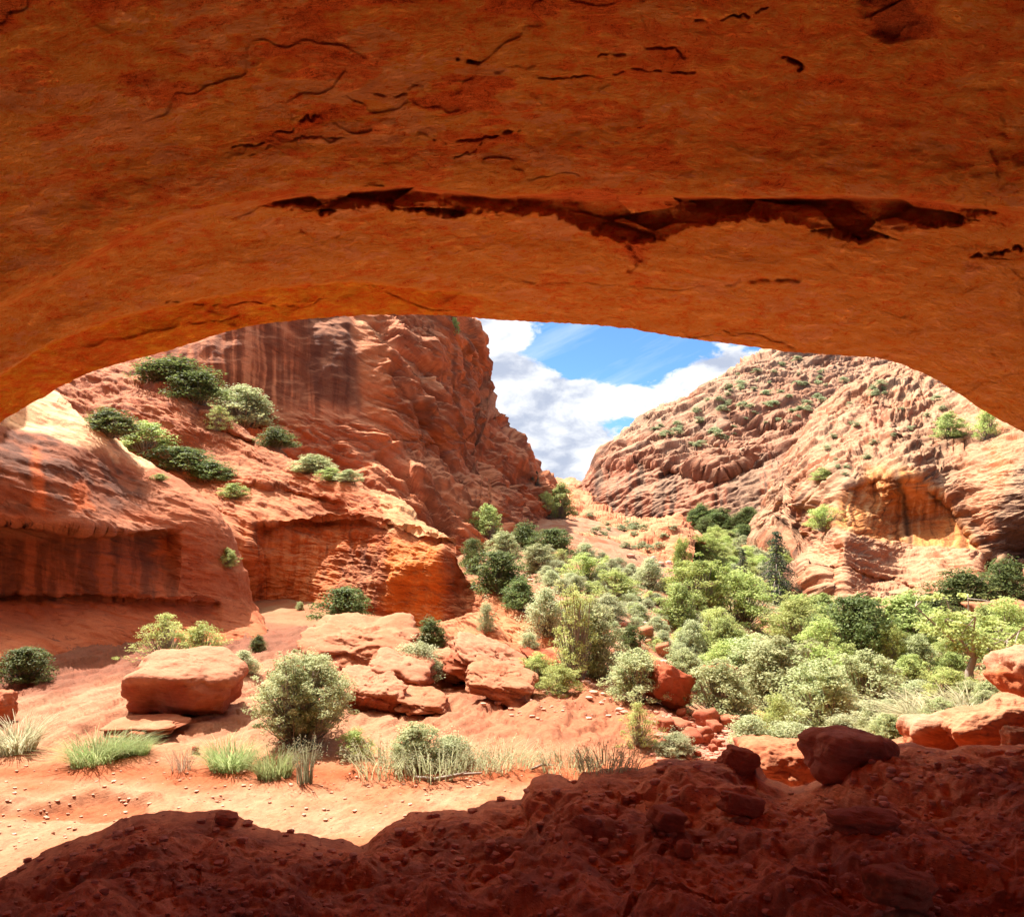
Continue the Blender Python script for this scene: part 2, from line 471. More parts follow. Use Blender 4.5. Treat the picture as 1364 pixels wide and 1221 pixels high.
daz = np.concatenate([np.linspace(-1500, -30, 60), np.linspace(-28, 1392, 700), np.linspace(1400, 2900, 60)])
lD = np.concatenate([np.linspace(math.log(3.6), math.log(60), 560), np.linspace(math.log(61), math.log(3000), 130)])
GX, GD = np.meshgrid(daz, np.exp(lD))
gx, gy = (GX - CX) / F * GD, GD
gpx, gz = g_surface(gx, gy)
gpy = HY - F * (gz - EZ) / gy
P = np.stack([gx, gy, gz], -1).reshape(-1, 3).astype(np.float32)
px_, py_, Dy = gpx.ravel(), gpy.ravel(), gy.ravel()
mb = pm(px_, py_, BEDROCK, 14, 10 * perlin(P * 0.8)); mb = mb * (Dy < 30)
mt = pm(px_, py_, TALUS, 14, 12 * perlin(P * 0.5)) * (Dy < 110)
wash = (1 - mb) * (1 - mt) * (1 - sm(11.5, 14, Dy + 0 * px_))
rest = np.clip(1 - mb - mt - wash, 0, 1)
dz = np.zeros(len(P), np.float32)
Q = P * np.array([1, 1, 0.3], np.float32)
# sand: ripples, scuffs, footprints
n1 = fbm(Q * 1.1, 4, 0.55); n2 = fbm(Q * 6.0, 3, 0.6, off=4)
w1, w2, wi = worley(Q * np.array([2.6, 3.4, 1], np.float32), 3)
foot = -np.clip(0.32 - w1, 0, 1) * (wi > 0.45)
dz += wash * (0.05 * n1 + 0.018 * n2 + 0.16 * foot)
# slickrock: low tilted plates stepping down to the right
bd = np.array([-0.30, 0.10, 1.0]); bd /= np.linalg.norm(bd)
tt = P @ bd.astype(np.float32) + 0.12 * fbm(Q * 0.5, 3) 
rough_zone = sm(-20, 20, polydist(px_, py_, [(395, 845), (560, 838), (700, 880), (760, 900), (690, 945), (560, 930), (420, 950)]))
plates = layers(tt, 0.34, 3, 0.18, 0.2)
plates2 = layers(tt + 0.05 * n1, 0.09, 8, 0.3, 0.3)
dz += mb * (0.05 * n1 + (0.15 + 0.28 * rough_zone) * (plates - 0.5) + 0.075 * (plates2 - .5) + 0.010 * n2 + 0.05 * sm(-0.1, 0.05, bedn(P, (-0.30, 0.10, 1.0), 0.8, 5, 4, 3.)))
# talus: blocky lumps
k1, k2, kid = worley(Q * 0.9, 9); k3, k4, kid2 = worley(Q * 2.6, 5)
dz += mt * (0.30 * (0.5 - k1) * sm(0.2, 0.9, kid) + 0.13 * (0.45 - k3) * sm(0.3, 0.8, kid2) + 0.22 * fbm(Q * 0.35, 3))
dz += rest * (0.10 * fbm(Q * 0.4, 4) * np.clip(Dy / 15, 0.5, 8))
dz += (Dy > 200) * (Dy - 200) * 0.012 * fbm(Q * 0.006, 4)
# dug-out bank on the left of the wash
hol = pm(px_, py_, [(-40, 1072), (60, 1078), (110, 1064), (160, 1060), (200, 1066), (196, 1086), (150, 1090), (60, 1088), (-40, 1092)], 5.0, 5 * perlin(P * 2.5) - 2)
dz -= 0.07 * hol * (Dy < 12)
dz += 0.07 * np.exp(-(linedist(px_, py_, [(-40, 1066), (60, 1072), (110, 1058), (160, 1054), (210, 1062)]) / 6) ** 2) * (Dy < 12)
P[:, 2] += dz
# colour
sand = lerp(base(len(P), (0.66, 0.43, 0.31)), C(0.60, 0.28, 0.16), np.clip(0.25 + 0.9 * n1, 0, 1))
redband = np.exp(-((py_ - 1030 - 12 * n1) / 17) ** 2) * (px_ > -200) + 0.5 * sm(700, 1000, px_) * sm(960, 1000, py_)
sand = lerp(sand, C(0.52, 0.15, 0.055), np.clip(redband, 0, 1) * 0.85)
sand = lerp(sand, C(0.50, 0.17, 0.07), hol * 0.8)
rockc = lerp(base(len(P), (0.57, 0.31, 0.21)), C(0.64, 0.43, 0.32), np.clip(0.5 + n1, 0, 1) * (1 - sm(0, 300, px_ - 500)))
rockc = lerp(rockc, C(0.52, 0.22, 0.13), sm(420, 700, px_) * 0.6)
upper = pm(px_, py_, [(-200, 780), (420, 785), (600, 830), (600, 850), (440, 862), (410, 880), (300, 885), (200, 905), (60, 935), (-200, 960)], 12, 8 * n1)
rockc = lerp(rockc, C(0.27, 0.125, 0.09), upper * 0.9)  # shade on the left-hand slope put into the rock colour
rockc = lerp(rockc, C(0.44, 0.17, 0.10), np.clip(0.45 - plates2, 0, 1) * 1.1)
rockc = lerp(rockc, C(0.36, 0.14, 0.09), sm(0.12, 0.4, bedn(P, (-0.30, 0.10, 1.0), 0.5, 6, 4, 8.)) * 0.55)
rockc = lerp(rockc, C(0.33, 0.12, 0.07), np.clip(0.5 - plates, 0, 1) * rough_zone)
talc = lerp(base(len(P), (0.52, 0.36, 0.27)), C(0.44, 0.20, 0.12), np.clip(0.45 + 1.0 * n1 + 0.5 * fbm(Q * 0.3, 2, off=3), 0, 1))
talc = lerp(talc, C(0.56, 0.42, 0.33), sm(0.6, 0.9, kid) * 0.7)
restc = lerp(base(len(P), (0.46, 0.32, 0.21)), C(0.46, 0.22, 0.13), np.clip(0.5 + n1, 0, 1))
gcol = sand * wash[:, None] + rockc * mb[:, None] + talc * (mt * (1 - mb))[:, None] + restc * rest[:, None]
tot = (wash + mb + mt * (1 - mb) + rest)[:, None]
gcol = gcol / np.maximum(tot, 1e-3) * C(0.54, 0.405, 0.30)
# red gravel patch right of the slickrock
grv = pm(px_, py_, [(880, 955), (960, 960), (1010, 985), (1000, 1015), (880, 1000)], 10, 6 * n1) * (Dy < 16)
gcol = lerp(gcol, C(0.42, 0.16, 0.11), grv * 0.8)
M_GROUND = rock_material('desert_ground', s=0.14, tilt=(-0.3, 0.1, 1.0), bump=0.8, lines=0.5, grain=0.6, contrast=0.85)
ground = make_mesh('ground', P, grid_faces(*GX.shape)[:, ::-1], gcol, M_GROUND)
tag(ground, kind='structure')

# ------------------------------------------------------------------ great streaked wall on the left
def varnish(P, px, py, seed, sx=0.9, dens=0.1, zs=0.06):
    Q = P * np.array([sx, sx, zs], np.float32)
    return sm(-0.15 + dens, 0.35 + dens, fbm(Q, 5, 0.6, off=seed))

M_WALL = rock_material('streaked_sandstone', s=1.5, tilt=(0.45, 0.1, 1.0), bump=0.55, lines=0.45, grain=0.4)
def d_wall(P, px, py):
    flat = pm(px, py, [(150, 300), (470, 300), (490, 440), (500, 560), (180, 560)], 25)
    d = rock_disp(P, 4.0, bed=(0.5, 0.25, 1.0), beds=((1.3, 0.26), (0.45, 0.15), (0.16, 0.06)), lump=0.34, mid=0.13, crack=0.05, flute=0.10, seed=4)
    fl = rock_disp(P, 4.0, bed=(0.0, 0.1, 1.0), beds=((1.6, 0.05),), lump=0.12, mid=0.03, flute=0.08, seed=5, lens=0.0)
    # big diagonal joints on the right-hand face
    for ln, a in (([(478, 420), (520, 470), (575, 505), (600, 530), (640, 590), (655, 650)], 1.1), ([(600, 420), (628, 470), (640, 540)], .8), ([(560, 520), (620, 570), (700, 640)], 1.2),
                  ([(520, 500), (560, 560), (600, 640), (660, 700)], .8), ([(500, 620), (545, 660), (600, 700)], .9), ([(640, 590), (690, 640), (700, 690)], .9)):
        ld = linedist(px + 6 * perlin(P * 0.4), py + 6 * perlin(P * 0.4, 9), ln)
        d = d - a * np.exp(-(ld / 5.5) ** 2)
    return d * (1 - flat) + fl * flat
def p_wall(px, py, P, N, d):
    n = len(px); nz = fbm(P * 0.10, 4); nf = fbm(P * 0.5, 4)
    c = lerp(base(n, (0.40, 0.155, 0.085)), C(0.52, 0.24, 0.15), np.clip(0.45 + 1.2 * nz, 0, 1))
    c = lerp(c, C(0.24, 0.10, 0.065), sm(-0.05, 0.4, bedn(P, (0.5, 0.25, 1.0), 4, 3.5, 5, 3.)) * .7)
    c = lerp(c, C(0.60, 0.30, 0.19), sm(0.1, 0.45, bedn(P, (0.5, 0.25, 1.0), 3, 5, 5, 13.)) * .6)
    jx = px + 3 * nf
    stv = np.zeros(n)
    s1 = fbm(np.stack([jx / 13, py / 400, 0 * px], 1), 4, 0.6)
    zone = pm(jx, py, [(200, 380), (475, 380), (468, 470), (478, 540), (455, 565), (330, 540), (230, 500)], 10)
    dark = pm(jx, py, [(412, 400), (462, 400), (478, 480), (480, 540), (420, 538), (408, 470)], 9, 6 * nf)
    stv = zone * sm(-0.25, 0.30, s1)
    c = lerp(c, C(0.62, 0.33, 0.22), zone * sm(0.15, 0.5, -s1) * .7)
    c = lerp(c, C(*BROWN) * 0.75, stv * 0.85)
    c = lerp(c, C(0.13, 0.06, 0.045), dark * 0.85)
    c = lerp(c, C(0.50, 0.25, 0.17), pm(px, py, [(340, 540), (480, 545), (500, 640), (380, 620), (330, 570)], 12, 8 * nf) * .6)
    c = lerp(c, C(0.60, 0.27, 0.13), pm(jx, py, [(470, 420), (500, 420), (520, 520), (500, 640), (490, 560)], 8) * .5)
    v = varnish(P, px, py, 6, 0.5, 0.12, 0.09) * sm(520, 560, px)
    c = lerp(c, C(0.15, 0.075, 0.055), v * 0.65)
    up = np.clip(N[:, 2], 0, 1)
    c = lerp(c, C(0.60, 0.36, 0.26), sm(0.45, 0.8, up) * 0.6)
    edge = np.exp(-(linedist(px, py, [(478, 425), (515, 465), (560, 500), (580, 520)]) / 3.0) ** 2)
    return lerp(c, C(0.75, 0.55, 0.40), edge * .8)
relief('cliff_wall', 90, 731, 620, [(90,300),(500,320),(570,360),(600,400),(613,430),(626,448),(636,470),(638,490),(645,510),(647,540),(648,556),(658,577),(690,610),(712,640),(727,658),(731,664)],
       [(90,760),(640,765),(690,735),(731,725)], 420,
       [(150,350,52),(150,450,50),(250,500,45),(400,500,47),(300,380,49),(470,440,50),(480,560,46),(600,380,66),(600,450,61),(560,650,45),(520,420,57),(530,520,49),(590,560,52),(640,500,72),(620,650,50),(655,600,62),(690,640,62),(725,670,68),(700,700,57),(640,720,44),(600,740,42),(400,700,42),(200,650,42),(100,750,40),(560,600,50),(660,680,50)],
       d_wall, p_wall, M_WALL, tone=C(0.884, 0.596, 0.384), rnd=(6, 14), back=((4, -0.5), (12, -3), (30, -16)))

# ------------------------------------------------------------------ bench with the alcove and the pale-topped prow
M_BENCH = rock_material('banded_sandstone', s=0.8, tilt=(0.35, 0.1, 1.0), bump=0.55, lines=0.6, grain=0.4)
def d_bench(P, px, py):
    d = rock_disp(P, 1.8, bed=(0.45, 0.25, 1.0), beds=((1.2, 0.26), (0.4, 0.11), (0.13, 0.035)), lump=0.34, mid=0.05, crack=0.02, seed=12, lens=0.06)
    al = pm(px, py, [(320, 700), (470, 690), (505, 720), (500, 820), (430, 830), (330, 790)], 18)
    prow = pm(px, py, [(520, 700), (590, 710), (630, 790), (640, 850), (520, 840), (505, 770)], 12)
    slab = pm(px, py, [(625, 768), (650, 775), (745, 850), (740, 880), (680, 880), (635, 800)], 10)
    al3 = fbm(P * np.array([1.1, 1.1, 0.5], np.float32), 4, off=3)
    calm = 0.16 * al3 + rock_disp(P, 1.0, bed=(0.1, 0.1, 1), beds=((1.3, 0.12), (0.3, 0.05)), lump=0.2, mid=0.08, flute=0.1, seed=15, lens=0.06)
    m = np.clip(al * 0.8 + prow * 0.8, 0, 0.85)
    d = d * (1 - m) + calm * m
    sl = rock_disp(P, 1.0, bed=(0.55, 0.2, 1.0), beds=((0.6, 0.16), (0.2, 0.07)), lump=0.15, mid=0.05, seed=16)
    return d * (1 - slab) + sl * slab
def p_bench(px, py, P, N, d):
    n = len(px); nz = fbm(P * 0.25, 4); nf = fbm(P * 1.2, 4)
    c = lerp(base(n, (0.43, 0.155, 0.075)), C(0.50, 0.25, 0.17), np.clip(0.4 + 1.2 * nz, 0, 1))
    c = lerp(c, C(0.22, 0.09, 0.06), sm(0.0, 0.45, bedn(P, (0.45, 0.25, 1.0), 1.6, 4, 5, 3.)) * .7)
    c = lerp(c, C(0.58, 0.32, 0.21), sm(0.1, 0.45, bedn(P, (0.45, 0.25, 1.0), 1.2, 5, 5, 13.)) * .6)
    jx = px + 5 * nf
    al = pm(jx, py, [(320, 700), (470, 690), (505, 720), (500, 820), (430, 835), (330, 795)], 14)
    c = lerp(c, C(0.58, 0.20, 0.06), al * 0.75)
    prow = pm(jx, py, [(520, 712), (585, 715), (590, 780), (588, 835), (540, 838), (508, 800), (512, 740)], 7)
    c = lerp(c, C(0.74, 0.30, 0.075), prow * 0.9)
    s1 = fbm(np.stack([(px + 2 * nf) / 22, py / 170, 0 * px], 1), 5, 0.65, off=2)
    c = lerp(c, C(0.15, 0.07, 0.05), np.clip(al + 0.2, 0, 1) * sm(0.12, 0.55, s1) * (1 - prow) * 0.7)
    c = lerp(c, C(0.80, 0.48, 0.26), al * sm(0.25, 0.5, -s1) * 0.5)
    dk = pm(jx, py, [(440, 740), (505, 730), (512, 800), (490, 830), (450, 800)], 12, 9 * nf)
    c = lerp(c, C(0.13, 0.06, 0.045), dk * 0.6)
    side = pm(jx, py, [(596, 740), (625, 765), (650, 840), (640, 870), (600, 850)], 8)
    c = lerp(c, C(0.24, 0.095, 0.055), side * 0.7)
    w = fbm(np.stack([px / 30, py / 9 + px / 26 + 1.2 * nf, 0 * px], 1), 3)
    c = lerp(c, C(0.20, 0.08, 0.045), prow * sm(0.25, 0.5, np.abs(np.sin(7 * w))) * 0.0)
    top = pm(jx, py, [(500, 655), (535, 662), (612, 708), (612, 722), (560, 712), (515, 706), (512, 680)], 5)
    c = lerp(c, C(0.86, 0.68, 0.48), top * 0.85)
    slab = pm(px, py, [(628, 772), (650, 780), (742, 850), (730, 872), (665, 862), (640, 810)], 6)
    c = lerp(c, C(0.60, 0.33, 0.22), slab * 0.85)
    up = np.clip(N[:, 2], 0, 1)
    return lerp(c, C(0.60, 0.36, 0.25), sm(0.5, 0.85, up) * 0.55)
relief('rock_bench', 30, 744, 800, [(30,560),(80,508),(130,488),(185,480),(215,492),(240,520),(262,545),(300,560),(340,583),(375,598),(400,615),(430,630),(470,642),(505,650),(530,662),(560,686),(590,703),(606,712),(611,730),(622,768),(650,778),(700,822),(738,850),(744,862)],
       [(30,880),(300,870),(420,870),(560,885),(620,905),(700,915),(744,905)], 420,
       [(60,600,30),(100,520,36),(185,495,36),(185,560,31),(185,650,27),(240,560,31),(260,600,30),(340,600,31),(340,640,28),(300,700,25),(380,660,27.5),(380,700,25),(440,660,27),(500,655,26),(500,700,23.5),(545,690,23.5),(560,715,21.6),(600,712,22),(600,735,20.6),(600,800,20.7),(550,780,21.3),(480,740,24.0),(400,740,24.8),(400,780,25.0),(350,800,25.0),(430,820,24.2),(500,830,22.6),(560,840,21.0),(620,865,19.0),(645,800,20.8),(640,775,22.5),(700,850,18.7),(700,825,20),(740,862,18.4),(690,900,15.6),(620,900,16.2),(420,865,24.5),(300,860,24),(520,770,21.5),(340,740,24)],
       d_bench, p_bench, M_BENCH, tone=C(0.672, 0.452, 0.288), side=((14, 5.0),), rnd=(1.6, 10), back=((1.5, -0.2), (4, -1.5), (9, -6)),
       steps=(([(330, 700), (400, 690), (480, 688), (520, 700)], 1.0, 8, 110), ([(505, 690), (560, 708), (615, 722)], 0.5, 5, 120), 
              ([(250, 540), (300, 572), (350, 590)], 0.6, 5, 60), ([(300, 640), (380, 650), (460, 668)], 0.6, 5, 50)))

# ------------------------------------------------------------------ near outcrop on the left with the pale cap
M_OUT = rock_material('dark_varnished_sandstone', s=0.55, tilt=(0.25, 0.1, 1.0), bump=0.55, lines=0.5, grain=0.45)
def d_out(P, px, py):
    d = rock_disp(P, 1.3, bed=(0.35, 0.2, 1.0), beds=((1.2, 0.12), (0.35, 0.05), (0.12, 0.02)), lump=0.26, mid=0.035, crack=0.015, seed=21, lens=0.035)
    return d
def p_out(px, py, P, N, d):
    n = len(px); nz = fbm(P * 0.35, 4); nf = fbm(P * 1.5, 4)
    c = lerp(base(n, (0.40, 0.145, 0.075)), C(0.47, 0.22, 0.14), np.clip(0.4 + 1.2 * nz, 0, 1))
    jx = px + 6 * nf; jy = py + 5 * nf
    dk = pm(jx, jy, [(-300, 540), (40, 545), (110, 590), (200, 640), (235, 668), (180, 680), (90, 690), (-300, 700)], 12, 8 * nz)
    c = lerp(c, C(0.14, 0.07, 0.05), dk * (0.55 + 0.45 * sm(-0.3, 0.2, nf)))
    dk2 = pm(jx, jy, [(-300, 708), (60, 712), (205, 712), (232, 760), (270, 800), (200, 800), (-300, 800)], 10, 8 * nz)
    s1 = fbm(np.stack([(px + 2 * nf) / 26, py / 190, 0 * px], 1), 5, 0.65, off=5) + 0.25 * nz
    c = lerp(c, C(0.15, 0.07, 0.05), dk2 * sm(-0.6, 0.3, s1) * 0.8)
    for pl in ([(40, 590), (50, 590), (56, 640), (54, 680), (40, 680)], [(88, 650), (110, 640), (118, 680), (92, 690)], [(205, 715), (228, 708), (226, 738), (204, 740)]):
        c = lerp(c, C(0.52, 0.17, 0.06), pm(jx, jy, pl, 5) * 0.8)
    cap = pm(jx, jy, [(10, 500), (80, 515), (205, 625), (190, 632), (115, 596), (60, 572), (0, 560)], 6, 5 * nf)
    c = lerp(c, C(0.84, 0.70, 0.54), cap * (0.5 + 0.5 * sm(-0.4, 0.0, nf)))
    mid = pm(jx, jy, [(-300, 694), (90, 690), (235, 698), (220, 712), (60, 716), (-300, 708)], 5)
    c = lerp(c, C(0.36, 0.20, 0.15), mid * .8)
    c = lerp(c, C(0.48, 0.25, 0.17), pm(jx, jy, [(180, 625), (260, 665), (300, 720), (330, 800), (300, 800), (260, 730), (200, 680)], 10) * .6)
    return c
relief('near_outcrop', -420, 352, 560, [(-420,-300),(-150,20),(-20,260),(20,420),(45,500),(66,518),(80,524),(100,545),(130,570),(170,603),(200,628),(240,653),(268,680),(290,712),(312,762),(332,806),(352,838)],  # left end, out of view, raised to throw shade on the lower-left ground
       [(-420,900),(0,880),(200,880),(352,868)], 330,
       [(-300,450,16),(-300,0,20),(-100,200,19),(-300,700,12),(0,520,18),(0,600,15.6),(75,530,20),(100,600,17.4),(0,680,14.8),(150,640,18.6),(170,612,20),(200,700,17.8),(240,665,20),(270,700,20),(300,780,19.8),(100,720,15.5),(0,700,14.7),(0,780,15.6),(100,790,16.2),(200,780,17.3),(330,820,19.8),(0,850,14.4),(150,860,15.6),(300,860,17.5),(345,850,18.6),(0,875,13.4),(-300,860,12)],
       d_out, p_out, M_OUT, tone=C(0.768, 0.528, 0.346), rnd=(1.2, 14), back=((1.2, -0.3), (3, -1.5), (7, -5)),
       steps=(([(-420, 690), (0, 692), (100, 702), (190, 708), (245, 700)], 1.0, 8, 110), ([(-420, 785), (100, 790), (300, 800)], 0.3, 5, 40)))

# ------------------------------------------------------------------ far hill closing the canyon
M_FAR = rock_material('far_sandstone', s=3.6, tilt=(-0.45, 0.1, 1.0), bump=0.6, lines=0.6, grain=0.4)
def d_far(P, px, py):
    low = sm(615, 650, py) * (1 - sm(1010, 1060, px))
    d = rock_disp(P, 9.0, bed=(-0.50, 0.35, 1.0), beds=((1.1, 0.24), (0.34, 0.20), (0.12, 0.09)), lump=0.25, mid=0.05, crack=0.02, warp=0.4, seed=33, lens=0.12)
    return d * (1 - 0.45 * low) + low * 0.5 * fbm(P * np.array([.3, .3, .03], np.float32), 3)
def p_far(px, py, P, N, d):
    n = len(px); nz = fbm(P * 0.04, 4); nf = fbm(P * 0.16, 4)
    c = lerp(base(n, (0.45, 0.22, 0.15)), C(0.58, 0.40, 0.31), np.clip(0.45 + 1.1 * nz, 0, 1))
    c = lerp(c, C(0.20, 0.115, 0.09), sm(0.0, 0.45, bedn(P, (-0.5, 0.35, 1.0), 9, 4, 5, 3.)) * .8)
    c = lerp(c, C(0.70, 0.50, 0.40), sm(0.1, 0.4, bedn(P, (-0.5, 0.35, 1.0), 5, 5, 5, 13.)) * .6)
    c = lerp(c, C(0.46, 0.18, 0.11), np.clip(-0.1 - 1.3 * nf, 0, 1) * .8)
    low = pm(px, py, [(780, 640), (840, 610), (960, 640), (1010, 620), (1060, 600), (1030, 700), (1000, 720), (780, 720)], 14, 8 * nf)
    s1 = fbm(np.stack([px / 10, py / 120, 0 * px], 1), 4, 0.6, off=7)
    c = lerp(c, lerp(base(n, (0.44, 0.17, 0.11)), C(0.10, 0.06, 0.05), sm(-0.3, 0.35, s1 + 0.5 * sm(880, 980, px) - .1)), low * 0.85)
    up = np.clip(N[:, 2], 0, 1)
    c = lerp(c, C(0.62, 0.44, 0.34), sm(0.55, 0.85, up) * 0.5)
    redd = pm(px, py, [(1040, 500), (1190, 520), (1100, 560), (1080, 620), (1000, 610), (960, 590)], 16, 10 * nf)
    c = lerp(c, C(0.42, 0.16, 0.10), redd * 0.35)
    return c
relief('canyon_hill', 735, 1460, 640, [(735,668),(752,660),(772,650),(785,640),(796,628),(812,606),(830,590),(850,577),(872,556),(885,547),(905,546),(925,528),(945,512),(962,502),(985,490),(1002,482),(1035,470),(1080,468),(1140,474),(1185,482),(1230,495),(1300,490),(1460,470)],
       [(735,715),(800,722),(1000,722),(1460,740)], 330,
       [(745,690,190),(760,680,170),(800,650,140),(800,625,160),(850,600,148),(850,580,165),(900,555,175),(900,600,140),(900,650,118),(960,515,190),(960,560,155),(960,620,122),(960,700,103),(1040,480,215),(1040,520,180),(1040,570,145),(1040,640,112),(1100,500,200),(1140,490,215),(1100,600,125),(860,705,113),(800,715,125),(1300,600,130),(1300,500,190),(1300,720,100),(1020,605,130)],
       d_far, p_far, M_FAR, tone=C(0.604, 0.500, 0.384), rnd=(10, 8), back=((8, -1), (30, -6), (80, -30)),
       steps=(([(800, 632), (850, 615), (900, 625), (960, 635), (1010, 612), (1060, 590)], 5.0, 6, 70), ([(960, 560), (1020, 572), (1090, 575)], 5.0, 4, 30), ([(860, 568), (920, 580), (980, 600)], 4, 4, 30)))

# ------------------------------------------------------------------ right-hand cliff with the orange alcove
M_RIGHT = rock_material('alcove_sandstone', s=1.3, tilt=(-0.35, 0.1, 1.0), bump=0.55, lines=0.6, grain=0.4)
ALC = [(1112, 690), (1125, 655), (1160, 630), (1205, 628), (1250, 650), (1285, 690), (1310, 740), (1250, 735), (1180, 728), (1115, 706)]
def d_right(P, px, py):
    d = rock_disp(P, 3.4, bed=(-0.45, 0.30, 1.0), beds=((1.1, 0.24), (0.34, 0.18), (0.12, 0.08)), lump=0.28, mid=0.05, crack=0.02, warp=0.4, seed=41, lens=0.13)
    sp = rock_disp(P, 3.4, bed=(-0.75, 0.30, 0.75), beds=((0.8, 0.32), (0.3, 0.17), (0.1, 0.05)), lump=0.3, mid=0.05, crack=0.0, warp=0.35, seed=43, lens=0.17)
    ms = pm(px, py, [(1000, 720), (1120, 520), (1250, 490), (1250, 560), (1110, 660), (1100, 730)], 20)
    d = d * (1 - ms) + sp * ms
    al = pm(px, py, ALC, 12)
    calm = rock_disp(P, 2.5, bed=(-0.1, 0.1, 1.0), beds=((1.3, 0.10), (0.3, 0.05)), lump=0.2, mid=0.05, flute=0.06, seed=44, lens=0.06)
    sl = pm(px, py, [(1110, 712), (1200, 735), (1300, 750), (1340, 770), (1250, 800), (1120, 800), (1080, 740)], 12)
    slab = rock_disp(P, 1.6, bed=(0.18, 0.15, 1.0), beds=((1.0, 0.32), (0.35, 0.16)), lump=0.2, mid=0.1, seed=46)
    rt = pm(px, py, [(1290, 560), (1500, 540), (1500, 780), (1330, 740), (1300, 640)], 18)
    calm2 = rock_disp(P, 3.0, beds=((1.2, 0.08),), lump=0.3, mid=0.07, flute=0.05, seed=47, lens=0.06)
    d = d * (1 - al) + calm * al
    d = d * (1 - sl) + slab * sl
    d = d * (1 - rt * .8) + calm2 * rt * .8
    ld = linedist(px, py, [(1200, 640), (1207, 690), (1212, 725)])
    return d - 0.12 * np.exp(-(ld / 4) ** 2)
def p_right(px, py, P, N, d):
    n = len(px); nz = fbm(P * 0.10, 4); nf = fbm(P * 0.4, 4)
    c = lerp(base(n, (0.47, 0.25, 0.16)), C(0.60, 0.45, 0.34), np.clip(0.35 + 1.2 * nz, 0, 1))
    c = lerp(c, C(0.19, 0.11, 0.085), sm(0.0, 0.4, bedn(P, (-0.75, 0.30, 0.75), 4, 4, 5, 3.)) * .8)
    c = lerp(c, C(0.46, 0.18, 0.10), sm(0.1, 0.4, bedn(P, (-0.6, 0.30, 0.75), 5, 3, 5, 23.)) * .7)
    jx = px + 4 * nf; jy = py + 4 * nf
    al = pm(jx, jy, ALC, 7)
    c = lerp(c, C(0.80, 0.38, 0.14), al * 0.95)
    s1 = fbm(np.stack([jx / 9, py / 110, 0 * px], 1), 4, 0.6, off=8)
    c = lerp(c, C(0.95, 0.68, 0.38), al * sm(0.1, 0.45, s1) * 0.8)
    c = lerp(c, C(0.17, 0.08, 0.05), (al * sm(0.2, 0.6, -s1) * 0.6))
    sl = pm(jx, jy, [(1112, 712), (1200, 732), (1300, 748), (1345, 770), (1260, 800), (1120, 802), (1078, 745)], 6)
    c = lerp(c, C(0.56, 0.27, 0.17), sl * 0.85)
    for ln, w, k in (([(1197, 632), (1204, 680), (1212, 722)], 5, .85), ([(1282, 640), (1300, 700), (1316, 735)], 9, .75), ([(1235, 655), (1290, 700)], 4, .7), ([(1210, 600), (1260, 630), (1280, 660)], 14, .45)):
        c = lerp(c, C(0.10, 0.06, 0.045), np.exp(-(linedist(jx, jy, ln) / w) ** 2) * k)
    gr = pm(jx, jy, [(1338, 650), (1380, 570), (1700, 560), (1700, 800), (1350, 770), (1325, 720)], 8, 6 * nf)
    c = lerp(c, C(0.15, 0.10, 0.08), gr * 0.92)
    orr = pm(jx, jy, [(1318, 590), (1350, 560), (1364, 600), (1325, 650), (1315, 640)], 8)
    c = lerp(c, C(0.60, 0.25, 0.12), orr * 0.8)
    o2 = pm(jx, jy, [(1270, 600), (1300, 600), (1320, 660), (1325, 720), (1300, 700), (1280, 650)], 8)
    c = lerp(c, C(0.58, 0.27, 0.15), o2 * 0.6)
    rc = pm(jx, jy, [(1140, 560), (1180, 545), (1190, 580), (1150, 610), (1120, 620)], 8)
    c = lerp(c, C(0.46, 0.18, 0.12), rc * .6)
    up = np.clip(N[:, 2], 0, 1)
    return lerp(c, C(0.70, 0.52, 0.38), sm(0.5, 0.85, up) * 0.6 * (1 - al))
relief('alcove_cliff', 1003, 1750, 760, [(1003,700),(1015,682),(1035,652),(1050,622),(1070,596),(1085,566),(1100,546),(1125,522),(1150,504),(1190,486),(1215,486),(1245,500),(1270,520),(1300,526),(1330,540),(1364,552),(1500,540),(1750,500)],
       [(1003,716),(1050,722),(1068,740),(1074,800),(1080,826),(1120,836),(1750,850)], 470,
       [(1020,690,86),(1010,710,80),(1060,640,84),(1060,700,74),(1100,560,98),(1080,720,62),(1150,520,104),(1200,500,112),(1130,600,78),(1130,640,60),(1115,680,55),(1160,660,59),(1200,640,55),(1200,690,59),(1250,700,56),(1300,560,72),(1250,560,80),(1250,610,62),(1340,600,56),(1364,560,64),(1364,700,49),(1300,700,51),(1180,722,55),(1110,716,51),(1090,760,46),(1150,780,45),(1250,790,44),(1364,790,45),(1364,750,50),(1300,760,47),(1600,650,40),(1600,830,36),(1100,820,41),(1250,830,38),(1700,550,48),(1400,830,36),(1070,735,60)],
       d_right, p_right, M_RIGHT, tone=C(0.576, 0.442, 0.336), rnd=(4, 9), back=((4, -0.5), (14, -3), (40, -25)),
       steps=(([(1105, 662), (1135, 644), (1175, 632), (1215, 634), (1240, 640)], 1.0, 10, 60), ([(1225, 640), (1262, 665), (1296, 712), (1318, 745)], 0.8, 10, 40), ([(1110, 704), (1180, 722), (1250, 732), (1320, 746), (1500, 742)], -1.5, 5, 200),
              ([(1300, 742), (1340, 748), (1600, 745)], 4, 5, 40), ([(1180, 596), (1210, 590), (1260, 605)], 2, 4, 20), ([(1235, 575), (1262, 590), (1300, 590)], 2.5, 5, 20), ([(1080, 765), (1120, 752), (1200, 775), (1250, 790)], 0.8, 3, 30)))

